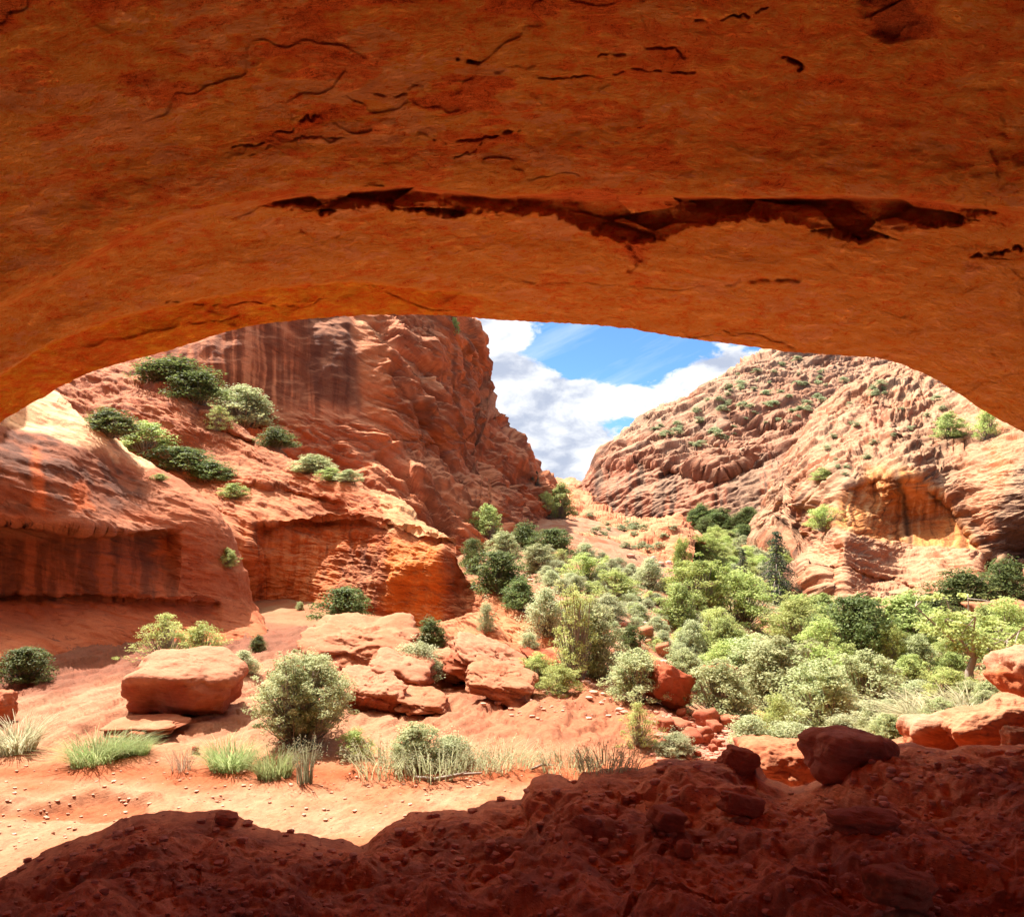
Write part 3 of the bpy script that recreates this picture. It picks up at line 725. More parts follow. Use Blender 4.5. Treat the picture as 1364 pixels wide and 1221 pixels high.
# ------------------------------------------------------------------ low red knoll in the canyon mouth and the far rim
def d_knoll(P, px, py): return rock_disp(P, 3.0, bed=(0.35, 0.3, 1.0), beds=((0.9, 0.3), (0.3, 0.14), (0.12, 0.05)), lump=0.3, mid=0.15, crack=0.12, seed=51)
def p_knoll(px, py, P, N, d):
    nf = fbm(P * 0.3, 4)
    c = lerp(base(len(px), (0.46, 0.19, 0.115)), C(0.60, 0.37, 0.26), np.clip(0.4 + 1.2 * nf, 0, 1))
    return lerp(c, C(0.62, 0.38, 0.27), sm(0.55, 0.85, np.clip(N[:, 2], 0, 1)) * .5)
M_KNOLL = rock_material('knoll_sandstone', s=1.4, tilt=(0.35, 0.2, 1.0), bump=0.6, lines=0.6, grain=0.4)
relief('red_knoll', 735, 918, 220, [(735,668),(745,655),(760,654),(775,664),(790,675),(820,684),(850,692),(880,700),(900,703),(910,712),(918,740)], [(735,735),(800,765),(880,790),(918,780)], 130,
       [(745,665,96),(745,700,74),(790,680,84),(790,720,64),(850,695,76),(850,725,58),(905,710,66),(905,735,54),(880,780,42),(800,755,46),(918,770,46),(740,725,58)],
       d_knoll, p_knoll, M_KNOLL, rnd=(3, 6), back=((3, -0.3), (8, -2), (16, -8)), steps=(([(800, 706), (850, 720), (900, 728)], 2.0, 4, 40), ([(780, 690), (840, 700), (900, 712)], 1.2, 3, 20)))
relief('distant_rim', 560, 1000, 220, [(560,640),(700,645),(740,648),(760,650),(775,655),(800,650),(1000,640)], [(560,690),(1000,690)], 40,
       [(560,650,420),(1000,650,420),(760,655,430),(760,690,330),(560,690,330),(1000,690,330),(700,660,400)],
       lambda P, px, py: rock_disp(P, 20.0, beds=((1.0, 0.2),), lump=0.3, mid=0.15, seed=61), p_knoll, M_FAR, rnd=(10, 4), back=((20, -1), (80, -20)))

# ------------------------------------------------------------------ the cave: one shell from the lip of the arch over the camera and down behind it
LIP = [(-2400, 3600), (-1400, 2300), (-700, 1350), (-420, 1000), (-250, 800), (-100, 640), (-40, 588), (0, 563), (30, 543), (60, 528), (80, 516), (100, 503), (140, 489), (185, 477), (225, 468), (250, 458), (290, 446), (315, 437), (345, 432), (380, 428), (430, 423), (500, 419),
       (560, 419), (620, 421), (640, 425), (700, 428), (760, 431), (830, 436), (870, 443), (900, 449), (940, 454), (985, 459), (1040, 468), (1100, 472), (1180, 477), (1205, 486), (1235, 499), (1265, 515), (1300, 541), (1335, 562), (1364, 574), (1420, 610), (1500, 690), (1650, 900), (1900, 1300), (2600, 2400), (3600, 3800)]
_l0 = curve(LIP)
def lipf(x): return sum(_l0(x + d) for d in (-24, -16, -8, 0, 8, 16, 24)) / 7 + 1.6 * perlin(np.stack([x / 17, 0 * x, 0 * x], 1)) + 1.0 * perlin(np.stack([x / 6, 0 * x, 0 * x], 1), 5)
psi = np.concatenate([np.linspace(-1.25, -0.66, 60), np.linspace(-0.655, 0.655, 900), np.linspace(0.66, 1.25, 60)])
phl = np.full(len(psi), 0.2)
for _ in range(60):
    pxl = CX + F * np.tan(psi) / np.cos(phl)
    phl = 0.6 * phl + 0.4 * np.arctan((HY - lipf(pxl)) / F)
phi_top = 0.66
rows = []
fr = np.linspace(0, 1, 430)
rows += [phl * (1 - f) + phi_top * f for f in fr]
rows += [np.full(len(psi), p) for p in np.linspace(phi_top, math.radians(218), 110)[1:]]
PH = np.array(rows); PS = np.repeat(psi[None], len(rows), 0)
dr = np.stack([np.sin(PS), np.cos(PS) * np.cos(PH), np.cos(PS) * np.sin(PH)], -1)
cen = np.array([0.3, 1.0, -1.5]); rad3 = np.array([9.5, 11.0, 5.0])
a_ = ((dr / rad3) ** 2).sum(-1); b_ = -2 * (dr * cen / rad3 ** 2).sum(-1); c_ = (cen ** 2 / rad3 ** 2).sum() - 1
R = (-b_ + np.sqrt(b_ ** 2 - 4 * a_ * c_)) / (2 * a_)
Pc = dr * R[..., None]
PX = CX + F * Pc[..., 0] / np.maximum(Pc[..., 1], 0.3); PY = HY - F * Pc[..., 2] / np.maximum(Pc[..., 1], 0.3)
infr = Pc[..., 1] > 1.0
sh = PX.shape; px_, py_ = PX.ravel(), PY.ravel()
Pw = (Pc + np.array([0, 0, EZ])).reshape(-1, 3).astype(np.float32)
vis = infr.ravel()
n1 = fbm(Pw * 0.5, 4); n2 = fbm(Pw * np.array([1.5, 2.6, 2.6], np.float32), 4, 0.55, off=7); n3 = fbm(Pw * 5.0, 3, 0.6, off=2)
out = 0.12 * fbm(Pw * 0.22, 3, off=1) + 0.045 * n1 + 0.026 * n2 + 0.010 * n3            # + = away from the camera
# bedding flakes
tb = Pw @ np.array([-0.12, 0.25, 0.95], np.float32) + 0.10 * n1
flz = sm(-0.2, 0.4, fbm(Pw * 0.45, 3, off=12)) 
out += 0.030 * flz * (layers(tb, 0.11, 5, 0.15, 0.0) - 0.5)
jx, jy = px_ + 9 * n1 + 5 * n2, py_ + 5 * n2 + 2 * n3
vv1, vv2, vvi = worley(Pw * np.array([1.3, 2.2, 2.2], np.float32) + 0.5 * np.stack([n1, n2, n1], 1).astype(np.float32), 7)
out += 0.012 * (vvi - 0.5) * sm(0.0, 0.10, vv2 - vv1) * sm(-0.1, 0.4, fbm(Pw * 0.4, 2, off=6)) 
tb2 = Pw @ np.array([-0.05, 0.45, 0.9], np.float32) + 0.22 * fbm(Pw * 0.8, 4, 0.55, off=15)
out += 0.022 * sm(-0.3, 0.3, fbm(Pw * 0.35, 2, off=19)) * (layers(tb2, 0.07, 15, 0.12, 0.0) - 0.5)
# the long dark break across the roof
upl = curve([(300, 276), (340, 268), (400, 257), (470, 252), (540, 248), (600, 254), (660, 262), (740, 257), (790, 252), (830, 263), (900, 262), (1000, 264), (1100, 259), (1200, 264), (1280, 272), (1335, 278), (1400, 284)])
lol = curve([(300, 277), (340, 270), (400, 276), (440, 281), (500, 272), (560, 280), (610, 289), (660, 283), (740, 288), (780, 304), (830, 320), (880, 318), (920, 306), (980, 292), (1040, 290), (1090, 308), (1150, 318), (1200, 312), (1260, 300), (1335, 280), (1400, 286)])
seam0 = curve([(-400, 640), (-200, 520), (0, 405), (70, 372), (130, 336), (165, 317), (230, 288), (300, 274), (400, 262), (540, 250), (660, 262), (830, 262), (1000, 264), (1200, 264), (1340, 279), (1500, 300), (1800, 360)])
jit = 5 * perlin(np.stack([px_ / 22, py_ / 22, 0 * px_], 1)) + 3 * perlin(np.stack([px_ / 7, py_ / 9, 0 * px_], 1), 4)
yu, yl = upl(px_) + 0.35 * jit, lol(px_) + 1.3 * jit
band = sm(-1.0, 1.5, py_ - yu) * (1 - sm(-5, 5, py_ - yl)) * sm(330, 400, px_) * (1 - sm(1300, 1345, px_)) * vis
w1, w2, wi = worley(Pw * np.array([2.2, 3.5, 3.5], np.float32), 2)
hgt = np.clip((py_ - yu) / np.maximum(yl - yu, 2), 0, 1)
out += band * (0.26 * (1 - hgt) ** 0.6 + 0.06 + 0.34 * (wi - 0.5) + 0.20 * (w1 - .5) + 0.10 * n2)
# the roof swells down towards the break, so its far side faces the daylight
sp_ = py_ - seam0(px_)
out -= 0.26 * np.exp(-(np.minimum(sp_ + 6, 0) / 70) ** 2) * (sp_ < 4) * vis * sm(4, -3, sp_)
# the roof beyond the break sits a little higher
seam = curve([(-200, 520), (0, 405), (70, 372), (130, 336), (165, 317), (230, 288), (300, 274), (400, 262), (540, 250), (660, 262), (830, 262), (1000, 264), (1200, 264), (1340, 279), (1500, 300)])
bey = sm(0, 7, py_ - seam(px_) - 2 * n1) * vis
out += 0.10 * bey * (0.35 + 0.65 * sm(0.0, 0.5, 1 - np.clip((py_ - seam(px_)) / 90, 0, 1)))
# bounced light put into the colour of the fresh orange scar along the left lip
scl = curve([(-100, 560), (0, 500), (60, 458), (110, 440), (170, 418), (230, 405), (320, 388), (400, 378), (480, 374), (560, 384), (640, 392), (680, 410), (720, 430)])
lit_scar = sm(-1, 3, py_ - scl(px_) - 0.6 * jit) * (1 - sm(560, 720, px_)) * vis
out += lit_scar * (0.16 + 0.10 * (layers(tb * 0.8 + 0.2 * n1, 0.16, 9, 0.2, 0.2) - 0.5) + 0.10 * n1)
lns = [([(220, 402), (290, 408), (340, 402), (380, 410), (420, 402), (440, 396)], 2.0, .06), ([(250, 430), (300, 424), (330, 418)], 2, .05), ([(500, 380), (540, 400), (575, 412), (620, 414)], 2.5, .07),
       ([(70, 372), (100, 352), (165, 318)], 2, .06), ([(310, 195), (345, 190), (380, 172), (430, 150)], 3, .08), ([(330, 210), (380, 185), (420, 182), (470, 185)], 2, .05),
       ([(585, 188), (640, 185), (690, 172)], 2.5, .08), ([(610, 215), (640, 190)], 2, .06), ([(720, 105), (790, 102), (850, 92), (930, 98)], 2.0, .06), ([(800, 75), (850, 65), (900, 62), (912, 78)], 2.5, .07),
       ([(930, 28), (985, 22), (1020, 8)], 2.5, .08), ([(1050, 78), (1065, 84), (1074, 95)], 4, .12), ([(500, 125), (520, 128), (550, 126)], 3, .06), ([(615, 80), (632, 82)], 3.5, .1),
       ([(1295, 340), (1330, 335), (1364, 330)], 4, .12), ([(838, 325), (850, 345), (846, 362)], 7, .06), ([(700, 375), (800, 378), (900, 385), (980, 376)], 2.0, .03), ([(970, 378), (1010, 372), (1060, 372)], 6, .05)]
dk = np.zeros(len(px_))
for ln, w, dp in lns:
    e = np.exp(-(linedist(px_ + 2.2 * jit, py_ + 0.7 * jit, ln) / (0.6 * w)) ** 2) * vis
    brk = sm(-0.35, 0.15, perlin(np.stack([px_ / 16, py_ / 16, 0 * px_ + dp * 50], 1)))
    out += dp * e * 0.5 * brk * (w < 3.5) + dp * e * brk * (w >= 3.5); dk = np.maximum(dk, e * brk * min(1.0, dp * 9))
# pocked corner at upper right
poc = pm(px_, py_, [(1150, -60), (1245, -60), (1240, 40), (1190, 50), (1150, 20)], 14, 12 * n2) * vis
out += poc * 0.08 * (0.6 + wi)
rr = R.ravel() + out
P = (dr.reshape(-1, 3) * rr[:, None]) + np.array([0, 0, EZ])
P = P.reshape(*sh, 3)
# outer face of the arch: from the lip up and out, then back over the top
lip = P[0]
hd = lip - np.array([0.3, 1.0, EZ - 1.5]); hd[:, 2] = 0; hd /= np.linalg.norm(hd, axis=1)[:, None]
ext = []
for (o_, u_) in ((-3.0, 16.0), (1.0, 14.5), (3.4, 10.5), (3.0, 6.5), (1.9, 3.4), (1.1, 1.7), (0.55, 0.7), (0.22, 0.22), (0.07, 0.04)):
    e = lip + hd * o_; e[:, 2] += u_
    ext.append(e)
ext = np.array(ext); ne = len(ext)
ex_ = ext.reshape(-1, 3).astype(np.float32)
amp = np.array([1, 1, 1, 1, .7, .4, .15, .04, 0.0])
ext = ext + (np.repeat(hd[None], ne, 0) * (0.5 * fbm(ex_ * 0.5, 4).reshape(ne, -1) * amp[:, None])[..., None])
P = np.concatenate([ext, P], 0)
pc = lambda a, v=0.0: np.concatenate([np.full(ne * sh[1], v), a])
# colours
nn = len(px_)
c = lerp(base(nn, (0.60, 0.205, 0.062)), C(0.50, 0.145, 0.042), np.clip(0.5 + 1.1 * n1, 0, 1))
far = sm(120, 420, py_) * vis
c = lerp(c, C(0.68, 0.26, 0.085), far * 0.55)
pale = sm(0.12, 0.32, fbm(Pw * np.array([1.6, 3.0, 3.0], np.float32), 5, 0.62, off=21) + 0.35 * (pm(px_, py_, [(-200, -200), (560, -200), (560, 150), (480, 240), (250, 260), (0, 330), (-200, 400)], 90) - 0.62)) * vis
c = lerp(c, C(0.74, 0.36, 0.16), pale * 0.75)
drk = sm(0.02, 0.36, 0.22 * sm(200, -40, py_) + fbm(Pw * np.array([1.3, 3.2, 3.2], np.float32), 5, 0.62, off=35)) * (1 - 0.6 * far)  # random dark stains, plus painted dimness towards the top of the view
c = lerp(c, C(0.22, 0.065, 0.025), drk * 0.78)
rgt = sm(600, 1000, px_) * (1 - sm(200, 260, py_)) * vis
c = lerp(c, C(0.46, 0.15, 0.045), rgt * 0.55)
c = lerp(c, C(0.66, 0.155, 0.018), lit_scar * 0.95)
c = lerp(c, C(0.40, 0.10, 0.03), lit_scar * sm(0.05, 0.35, n2) * .6)
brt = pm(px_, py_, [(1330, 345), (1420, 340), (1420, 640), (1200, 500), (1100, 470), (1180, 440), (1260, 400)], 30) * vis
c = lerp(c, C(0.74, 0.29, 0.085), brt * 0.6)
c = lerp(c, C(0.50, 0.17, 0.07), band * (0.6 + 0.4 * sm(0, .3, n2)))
c = lerp(c, C(0.10, 0.03, 0.02), band * sm(0.45, 0.1, hgt + 0.25 * n2) * 0.35)  # shade inside the break painted in below its near edge
c = lerp(c, C(0.13, 0.045, 0.025), np.clip(dk, 0, 1) * 0.2)
c = lerp(c, C(0.12, 0.04, 0.025), poc * sm(-0.3, 0.2, n2) * 0.8)
st_ = np.exp(-(linedist(px_, py_, [(838, 325), (848, 350), (870, 365)]) / 16) ** 2) * sm(-0.1, 0.3, n2)
c = lerp(c, C(0.22, 0.08, 0.04), st_ * vis * .7)
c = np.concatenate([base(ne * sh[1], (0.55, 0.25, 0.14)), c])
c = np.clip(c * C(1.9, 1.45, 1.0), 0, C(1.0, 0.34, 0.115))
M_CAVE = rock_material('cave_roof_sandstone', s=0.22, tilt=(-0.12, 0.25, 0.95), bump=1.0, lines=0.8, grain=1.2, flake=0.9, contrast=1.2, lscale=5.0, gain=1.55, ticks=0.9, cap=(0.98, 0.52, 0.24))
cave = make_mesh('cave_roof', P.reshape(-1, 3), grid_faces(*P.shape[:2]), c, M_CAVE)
tag(cave, kind='structure')

# ------------------------------------------------------------------ shaded cave floor in front
CREST = [(-1500, 1330), (-600, 1290), (-200, 1230), (-40, 1192), (0, 1176), (25, 1160), (60, 1140), (110, 1118), (150, 1103), (170, 1095), (215, 1092), (265, 1093), (290, 1090), (303, 1089), (312, 1096), (330, 1106), (352, 1113), (372, 1121), (400, 1125), (425, 1132), (455, 1128), (484, 1133), (490, 1131),
         (496, 1118), (515, 1104), (545, 1089), (570, 1086), (600, 1089), (630, 1094), (655, 1082), (680, 1078), (699, 1076), (704, 1058), (711, 1042), (728, 1037), (740, 1040), (765, 1047), (778, 1035), (800, 1030), (850, 1029), (862, 1025), (885, 1018), (930, 1017), (955, 1016), (966, 1010), (985, 1002), (1000, 1006), (1012, 1014), (1017, 1030), (1022, 1038), (1034, 1044), (1052, 1052), (1075, 1048), (1108, 1040),
         (1118, 1030), (1150, 1010), (1200, 992), (1215, 990), (1232, 997), (1262, 1002), (1290, 994), (1364, 992), (1420, 985), (1600, 975), (2200, 960), (2900, 960)]
xsf = np.concatenate([np.linspace(-1500, -20, 60), np.linspace(-16, 1380, 860), np.linspace(1386, 2900, 60)])
def d_floor(P, px, py):
    Q = P * np.array([1, 1, 1], np.float32)
    a1, a2, ai = worley(Q * np.array([2.2, 3.0, 2.2], np.float32), 4)
    b1, b2, bi = worley(Q * np.array([6, 8, 6], np.float32), 11)
    e1, e2, ei = worley(Q * 17.0, 6)
    l1 = fbm(Q * 1.4, 5, 0.55, off=3)
    rim = sm(0, 26, py - curve(CREST)(px))
    d = 0.13 * l1 + 0.012 * fbm(Q * 11.0, 4, 0.6, off=6) + 0.11 * (0.5 - a1) * sm(0.35, 0.8, ai) + 0.028 * (0.5 - b1) * sm(0.3, 0.7, bi) + 0.012 * (0.5 - e1) - 0.06 * np.clip(0.35 - a1, 0, 1) * (ai < 0.4) * 2
    d = d + 0.05 * (layers(P @ np.array([0.3, 0.15, 1.0], np.float32) + 0.1 * l1, 0.10, 3, 0.25, 0.2) - 0.5)
    return d * (0.35 + 0.65 * rim)
def p_floor(px, py, P, N, d):
    return 1.8 * p_floor0(px, py, P, N, d) / C(0.86, 0.62, 0.50)
def p_floor0(px, py, P, N, d):
    l1 = fbm(P * 1.7, 5, 0.6, off=8); l2 = fbm(P * 6.0, 4, 0.6, off=5)
    c = lerp(base(len(px), (0.36, 0.125, 0.062)), C(0.22, 0.07, 0.04), np.clip(0.4 + 1.2 * l1, 0, 1))
    c = lerp(c, C(0.16, 0.06, 0.04), sm(0.15, 0.6, l2) * 0.5)
    return lerp(c, C(0.42, 0.17, 0.09), sm(0.2, 0.6, -l2) * 0.5)
M_FLOOR = rock_material('cave_floor_earth', s=0.09, tilt=(0.2, 0.1, 1.0), bump=1.0, lines=0.5, grain=0.65, contrast=0.85)
relief('cave_floor', 0, 1, 2, CREST, [(-1500, 1750), (-200, 1600), (0, 1560), (1364, 1500), (2900, 1500)], 420,
       [(-1400,1320,3.6),(-200,1230,3.7),(0,1180,4.0),(250,1095,4.6),(400,1127,4.5),(485,1133,4.55),(505,1112,4.68),(560,1090,4.9),(690,1078,5.06),(712,1045,5.10),(860,1028,5.3),(985,1004,5.4),(1050,1052,5.15),(1110,1042,5.2),(1215,992,5.6),(1364,992,5.4),(1600,975,5.4),(2800,960,5.2),
        (0,1221,3.45),(400,1221,3.35),(700,1221,3.2),(1000,1221,3.0),(1364,1221,2.85),(850,1110,4.2),(1100,1110,4.1),(300,1150,3.9),(600,1150,4.1),(1364,1100,3.9),(2800,1200,2.9),
        (-1400,1740,1.9),(0,1560,1.85),(700,1500,1.95),(1364,1500,1.9),(2800,1500,1.8)],
       d_floor, p_floor, M_FLOOR, rnd=(0.12, 14), back=((0.25, -0.06), (0.55, -0.5), (0.9, -1.3), (1.1, -2.2)),
       front=[(0, -1.2, 0.0), (0, -3, 0.1), (0, -6, 0.0), (0, -14, 0.0)], xs=xsf, vpow=1.35, ease=55.0)
# ------------------------------------------------------------------ finding where things stand
random.seed(11)
bpy.context.view_layer.update()
dg = bpy.context.evaluated_depsgraph_get()
EYE = Vector((0, 0, EZ))
def hit(px, py):
    d = Vector(((px - CX) / F, 1.0, (HY - py) / F)).normalized()
    ok, loc, nrm, idx, ob, mtx = scene.ray_cast(dg, EYE, d)
    return (loc.copy(), nrm.copy(), ob.name) if ok else None

def thing(name, label, cat, loc=(0, 0, 0), rz=0.0, group=None, scale=(1, 1, 1)):
    o = bpy.data.objects.new(name, None); COL.objects.link(o)
    o.empty_display_size = 0.1
    o.location = loc; o.rotation_euler = (0, 0, rz); o.scale = scale
    return tag(o, label, cat, group)

# ------------------------------------------------------------------ loose rocks
import bmesh
_ico = {}
def ico(sub):
    if sub not in _ico:
        bm = bmesh.new(); bmesh.ops.create_icosphere(bm, subdivisions=sub, radius=1.0)
        V = np.array([v.co[:] for v in bm.verts], np.float32)
        T = np.array([[v.index for v in f.verts] for f in bm.faces], np.int32)
        bm.free(); _ico[sub] = (V, T)
    return _ico[sub]

def rock_shape(size, seed, sub=5, box=0.55, flat=0.0, under=0.0, beds=0.10, rough=0.06, facet=0.16, bed=(0.15, 0.1, 1.0)):
    V, T = ico(sub)
    V = V.copy()
    p = 2 + 6 * box                                    # superquadric: rounder to boxier
    k = (np.abs(V) ** p).sum(1) ** (1 / p)
    V = V / k[:, None]
    off = seed * 7.7
    d1, d2, wi = worley(V * 1.25 + off, seed)
    V = V * (1 + facet * (wi - 0.5) * sm(0, 0.25, d2 - d1) + 0.22 * fbm(V * 0.9, 2, off=off)[:, None][:, 0])[:, None]
    if under: 
        lowm = 1 - sm(-0.9, 0.15, V[:, 2])
        V[:, :2] *= (1 - under * lowm)[:, None]
    if flat: V[:, 2] = np.where(V[:, 2] > 0, V[:, 2] * (1 - flat * 0.5), V[:, 2])
    S = np.array(size, np.float32) / 2
    W = V * S
    m = float(np.mean(S))
    bd = np.array(bed, np.float32); bd /= np.linalg.norm(bd)
    t = (W @ bd) / m + 0.10 * fbm(W / m * 1.2, 3, off=off)
    R = W / (np.linalg.norm(W, axis=1, keepdims=True) + 1e-9)
    dd = beds * m * (layers(t, 0.22, seed, 0.25, 0.25) - 0.5) + rough * m * (fbm(W / m * 2.2, 5, 0.55, off=off) + 0.5 * fbm(W / m * 9, 3, 0.6, off=off))
    return W + R * dd[:, None], T

M_ROCK = rock_material('loose_sandstone', s=0.16, tilt=(0.15, 0.1, 1.0), bump=0.6, lines=0.5, grain=0.45, contrast=0.8)
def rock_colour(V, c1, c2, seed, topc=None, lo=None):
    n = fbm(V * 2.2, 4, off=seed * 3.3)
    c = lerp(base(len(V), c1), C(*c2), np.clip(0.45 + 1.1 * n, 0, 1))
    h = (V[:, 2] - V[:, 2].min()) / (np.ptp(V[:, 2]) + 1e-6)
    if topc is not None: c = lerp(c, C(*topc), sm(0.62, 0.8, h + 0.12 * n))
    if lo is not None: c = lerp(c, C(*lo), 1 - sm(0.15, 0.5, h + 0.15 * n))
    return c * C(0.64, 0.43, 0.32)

def rock(name, label, px, py, wpx, hpx, depth=0.8, seed=1, sub=5, rz=0.0, cols=None, tilt=(0, 0), sink=0.12, group=None, D=None, dz=0.0, **kw):
    """px,py = middle of the foot in the photograph; it stands on the surface found there"""
    if D is None:
        r = hit(px, py)
        if r is None: return None
        loc = r[0]
    else:
        loc = Vector(unproj(np.float64(px), np.float64(py), np.float64(D)))
    k = loc.y / F
    w, h = wpx * k * 0.84, hpx * k * 0.84
    dp = w * depth
    V, T = rock_shape((w, dp, h / (1 - sink)), seed, sub, **kw)
    rx, ry = tilt
    Rm = np.array(Matrix.Rotation(rz, 3, 'Z') @ Matrix.Rotation(ry, 3, 'Y') @ Matrix.Rotation(rx, 3, 'X'), np.float32)
    c = rock_colour(V, *(cols or ((0.50, 0.23, 0.14), (0.56, 0.32, 0.22))), seed=seed) if not isinstance(cols, dict) else rock_colour(V, seed=seed, **cols)
    V = V @ Rm.T
    V[:, 2] += -V[:, 2].min() - sink * h
    o = make_mesh(name, V, T, c, M_ROCK)
    o.location = (loc.x, loc.y + dp * 0.40, loc.z + dz)
    return tag(o, label, 'rock' if name != 'boulder' else 'boulder', group)

warm = dict(c1=(0.50, 0.21, 0.12), c2=(0.57, 0.30, 0.20))
pinkd = dict(c1=(0.46, 0.17, 0.10), c2=(0.52, 0.24, 0.15), topc=(0.60, 0.36, 0.26), lo=(0.42, 0.14, 0.07))  # sunlit top and shaded foot put into the pink colour
palec = dict(c1=(0.52, 0.27, 0.17), c2=(0.57, 0.36, 0.25))
redc = dict(c1=(0.42, 0.13, 0.07), c2=(0.50, 0.19, 0.11))
shadec = dict(c1=(0.66, 0.30, 0.19), c2=(0.55, 0.23, 0.14))
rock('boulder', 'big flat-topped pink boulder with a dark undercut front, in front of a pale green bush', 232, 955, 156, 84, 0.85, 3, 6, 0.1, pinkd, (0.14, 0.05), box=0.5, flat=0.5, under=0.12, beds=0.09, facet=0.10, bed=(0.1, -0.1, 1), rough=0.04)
rock('flat_rock', 'thin flat pink slab lying below the big flat-topped boulder', 180, 980, 120, 12, 0.55, 5, 5, 0.0, palec, (0.06, -0.04), box=0.6)
rock('stone', 'small dark red stone beside the thin flat slab', 180, 988, 26, 13, 0.8, 8, 4, 0, redc)
rock('stone', 'tiny red stone on the sand right of the thin flat slab', 259, 1002, 10, 8, 0.8, 9, 3, 0, redc)
rock('boulder', 'orange boulder cut by the left edge of the view, above the pale grass clump', -6, 965, 36, 45, 1.0, 12, 5, 0, warm, box=.3, under=.2)
ledges = [
 (470, 900, 145, 52, 0.55, 14, palec, (0.12, 0.12), 'long pale ledge block stepping down above the big grey bush'),
 (425, 905, 60, 30, 0.6, 15, pinkd, (0.1, 0.2), 'pale pink block at the left end of the broken ledge'),
 (485, 945, 88, 50, 0.6, 17, pinkd, (0.05, 0.1), 'square-edged pink block below the long pale ledge block'),
 (530, 925, 80, 40, 0.6, 18, pinkd, (0.1, 0.25), 'tilted pink block under the pale green bush on the ledge'),
 (598, 905, 70, 34, 0.6, 19, palec, (0.0, 0.2), 'low pink block between the two bushes on the broken ledge'),
 (650, 915, 110, 44, 0.5, 21, pinkd, (0.1, 0.32), 'long pink ledge block sloping down to the right at the foot of the prow'),
 (668, 937, 90, 40, 0.55, 22, palec, (0.08, 0.25), 'rounded pink block lowest on the broken ledge'),
 (560, 950, 70, 22, 0.6, 23, palec, (0.0, 0.15), 'flat pink slab below the tilted block, flush with the slickrock'),
 (540, 872, 56, 26, 0.6, 24, pinkd, (0.0, 0.2), 'small shaded block behind the bushes on the broken ledge'),
 (725, 895, 60, 22, 0.6, 25, redc, (0.0, 0.25), 'dark red block at the lower tip of the sloping slab'),
]
for (px, py, w, hh, dp, sd, cc, tl, lb) in ledges:
    rock('ledge_block', lb, px, py, w * 1.1, hh * 0.36, dp * 1.9, sd, 6 if w > 80 else 5, random.uniform(-.15, .15), cc, (tl[0] + 0.1, tl[1]), 0.55, box=0.6, beds=0.22, facet=0.30, rough=0.09, bed=(0.25, 0.05, 1))
rock('boulder', 'dark orange boulder wedged against the talus beside the red rubble', 895, 948, 66, 48, 0.8, 31, 5, 0.5, redc, (0.1, 0.45), box=0.6)
rock('rock', 'narrow red slab leaning on the talus above the grey shrubs', 972, 915, 34, 26, 0.6, 33, 4, 0.3, redc, (0.0, 0.5), box=.8)
rock('rock', 'dark red rock in the shade beside the narrow leaning slab', 945, 912, 34, 26, 0.8, 34, 4, 0.3, redc, box=.6)
rock('boulder', 'rounded brown boulder standing in the valley below the red knoll', 915, 775, 26, 24, 0.9, 35, 4, 0, pinkd, box=.4)
rock('boulder', 'pale domed boulder behind the cottonwood at the right edge', 1350, 838, 90, 34, 0.8, 36, 5, 0, palec, box=.4)
rock('boulder', 'shaded brown boulder standing on the edge of the cave floor', 1152, 1050, 132, 68, 0.75, 38, 6, 0.15, dict(c1=(0.66, 0.34, 0.25), c2=(0.56, 0.26, 0.18)), (0.05, 0.10), 0.15, box=0.35, beds=0.03, rough=0.025, facet=0.22, D=5.15)
rock('rock', 'sunlit orange slab with a pale top just past the shaded boulder', 1262, 1012, 100, 55, 0.6, 41, 5, -0.1, dict(c1=(0.58, 0.24, 0.12), c2=(0.62, 0.32, 0.2), topc=(0.70, 0.50, 0.38)), (0.0, -0.15), box=.45, D=7.4)
rock('rock', 'large sunlit orange slab rising to the right edge beyond the cave floor', 1345, 1010, 140, 62, 0.6, 42, 6, -0.1, dict(c1=(0.58, 0.22, 0.10), c2=(0.64, 0.32, 0.19), topc=(0.66, 0.40, 0.27)), (0.0, -0.3), box=.4, D=7.1)
rock('boulder', 'orange boulder with an overhanging nose at the right edge', 1392, 945, 108, 84, 0.8, 43, 5, 0.0, dict(c1=(0.60, 0.21, 0.08), c2=(0.62, 0.29, 0.16), topc=(0.70, 0.48, 0.36)), (0.0, -0.2), box=.3, under=0.5, D=7.6)
rock('rock', 'small cream block in front of the sunlit slabs at the right edge', 1362, 1004, 40, 34, 0.6, 44, 5, 0.0, palec, box=.7, D=6.6)
rock('rock', 'low sunlit pale rock seen through the notch left of the shaded boulder', 1060, 1062, 130, 62, 0.8, 46, 6, 0.0, dict(c1=(0.64, 0.36, 0.23), c2=(0.58, 0.22, 0.12)), (0.1, 0.0), box=.35, D=6.9)
rock('stone', 'wedge-shaped stone standing on the shaded cave floor', 893, 1113, 52, 28, 0.8, 51, 4, 0.4, shadec, (0.1, 0.25), 0.1, box=.8, beds=0.02, facet=.3)
rock('stone', 'round dark stone below the wedge-shaped stone', 913, 1144, 26, 22, 0.9, 52, 4, 0, shadec, box=.2)
rock('stone', 'long buried slab at the bottom of the shaded cave floor', 1210, 1218, 150, 30, 0.35, 53, 5, 0.6, shadec, (0.0, 0.3), 0.4, box=.8)
rock('stone', 'flat buried slab beside the middle of the shaded crest', 990, 1092, 80, 18, 0.4, 54, 5, 0.5, shadec, (0.0, 0.35), 0.4, box=.8)
rock('stone', 'low flat slab on the shaded mound above its hollow', 1160, 1112, 100, 16, 0.6, 55, 5, 0.1, shadec, (0, 0.05), 0.45, box=.5)
rock('stone', 'dark rounded lump perched on the crest left of the notch', 988, 1032, 56, 28, 0.8, 58, 5, 0.1, shadec, (0, 0.15), 0.35, box=.1)
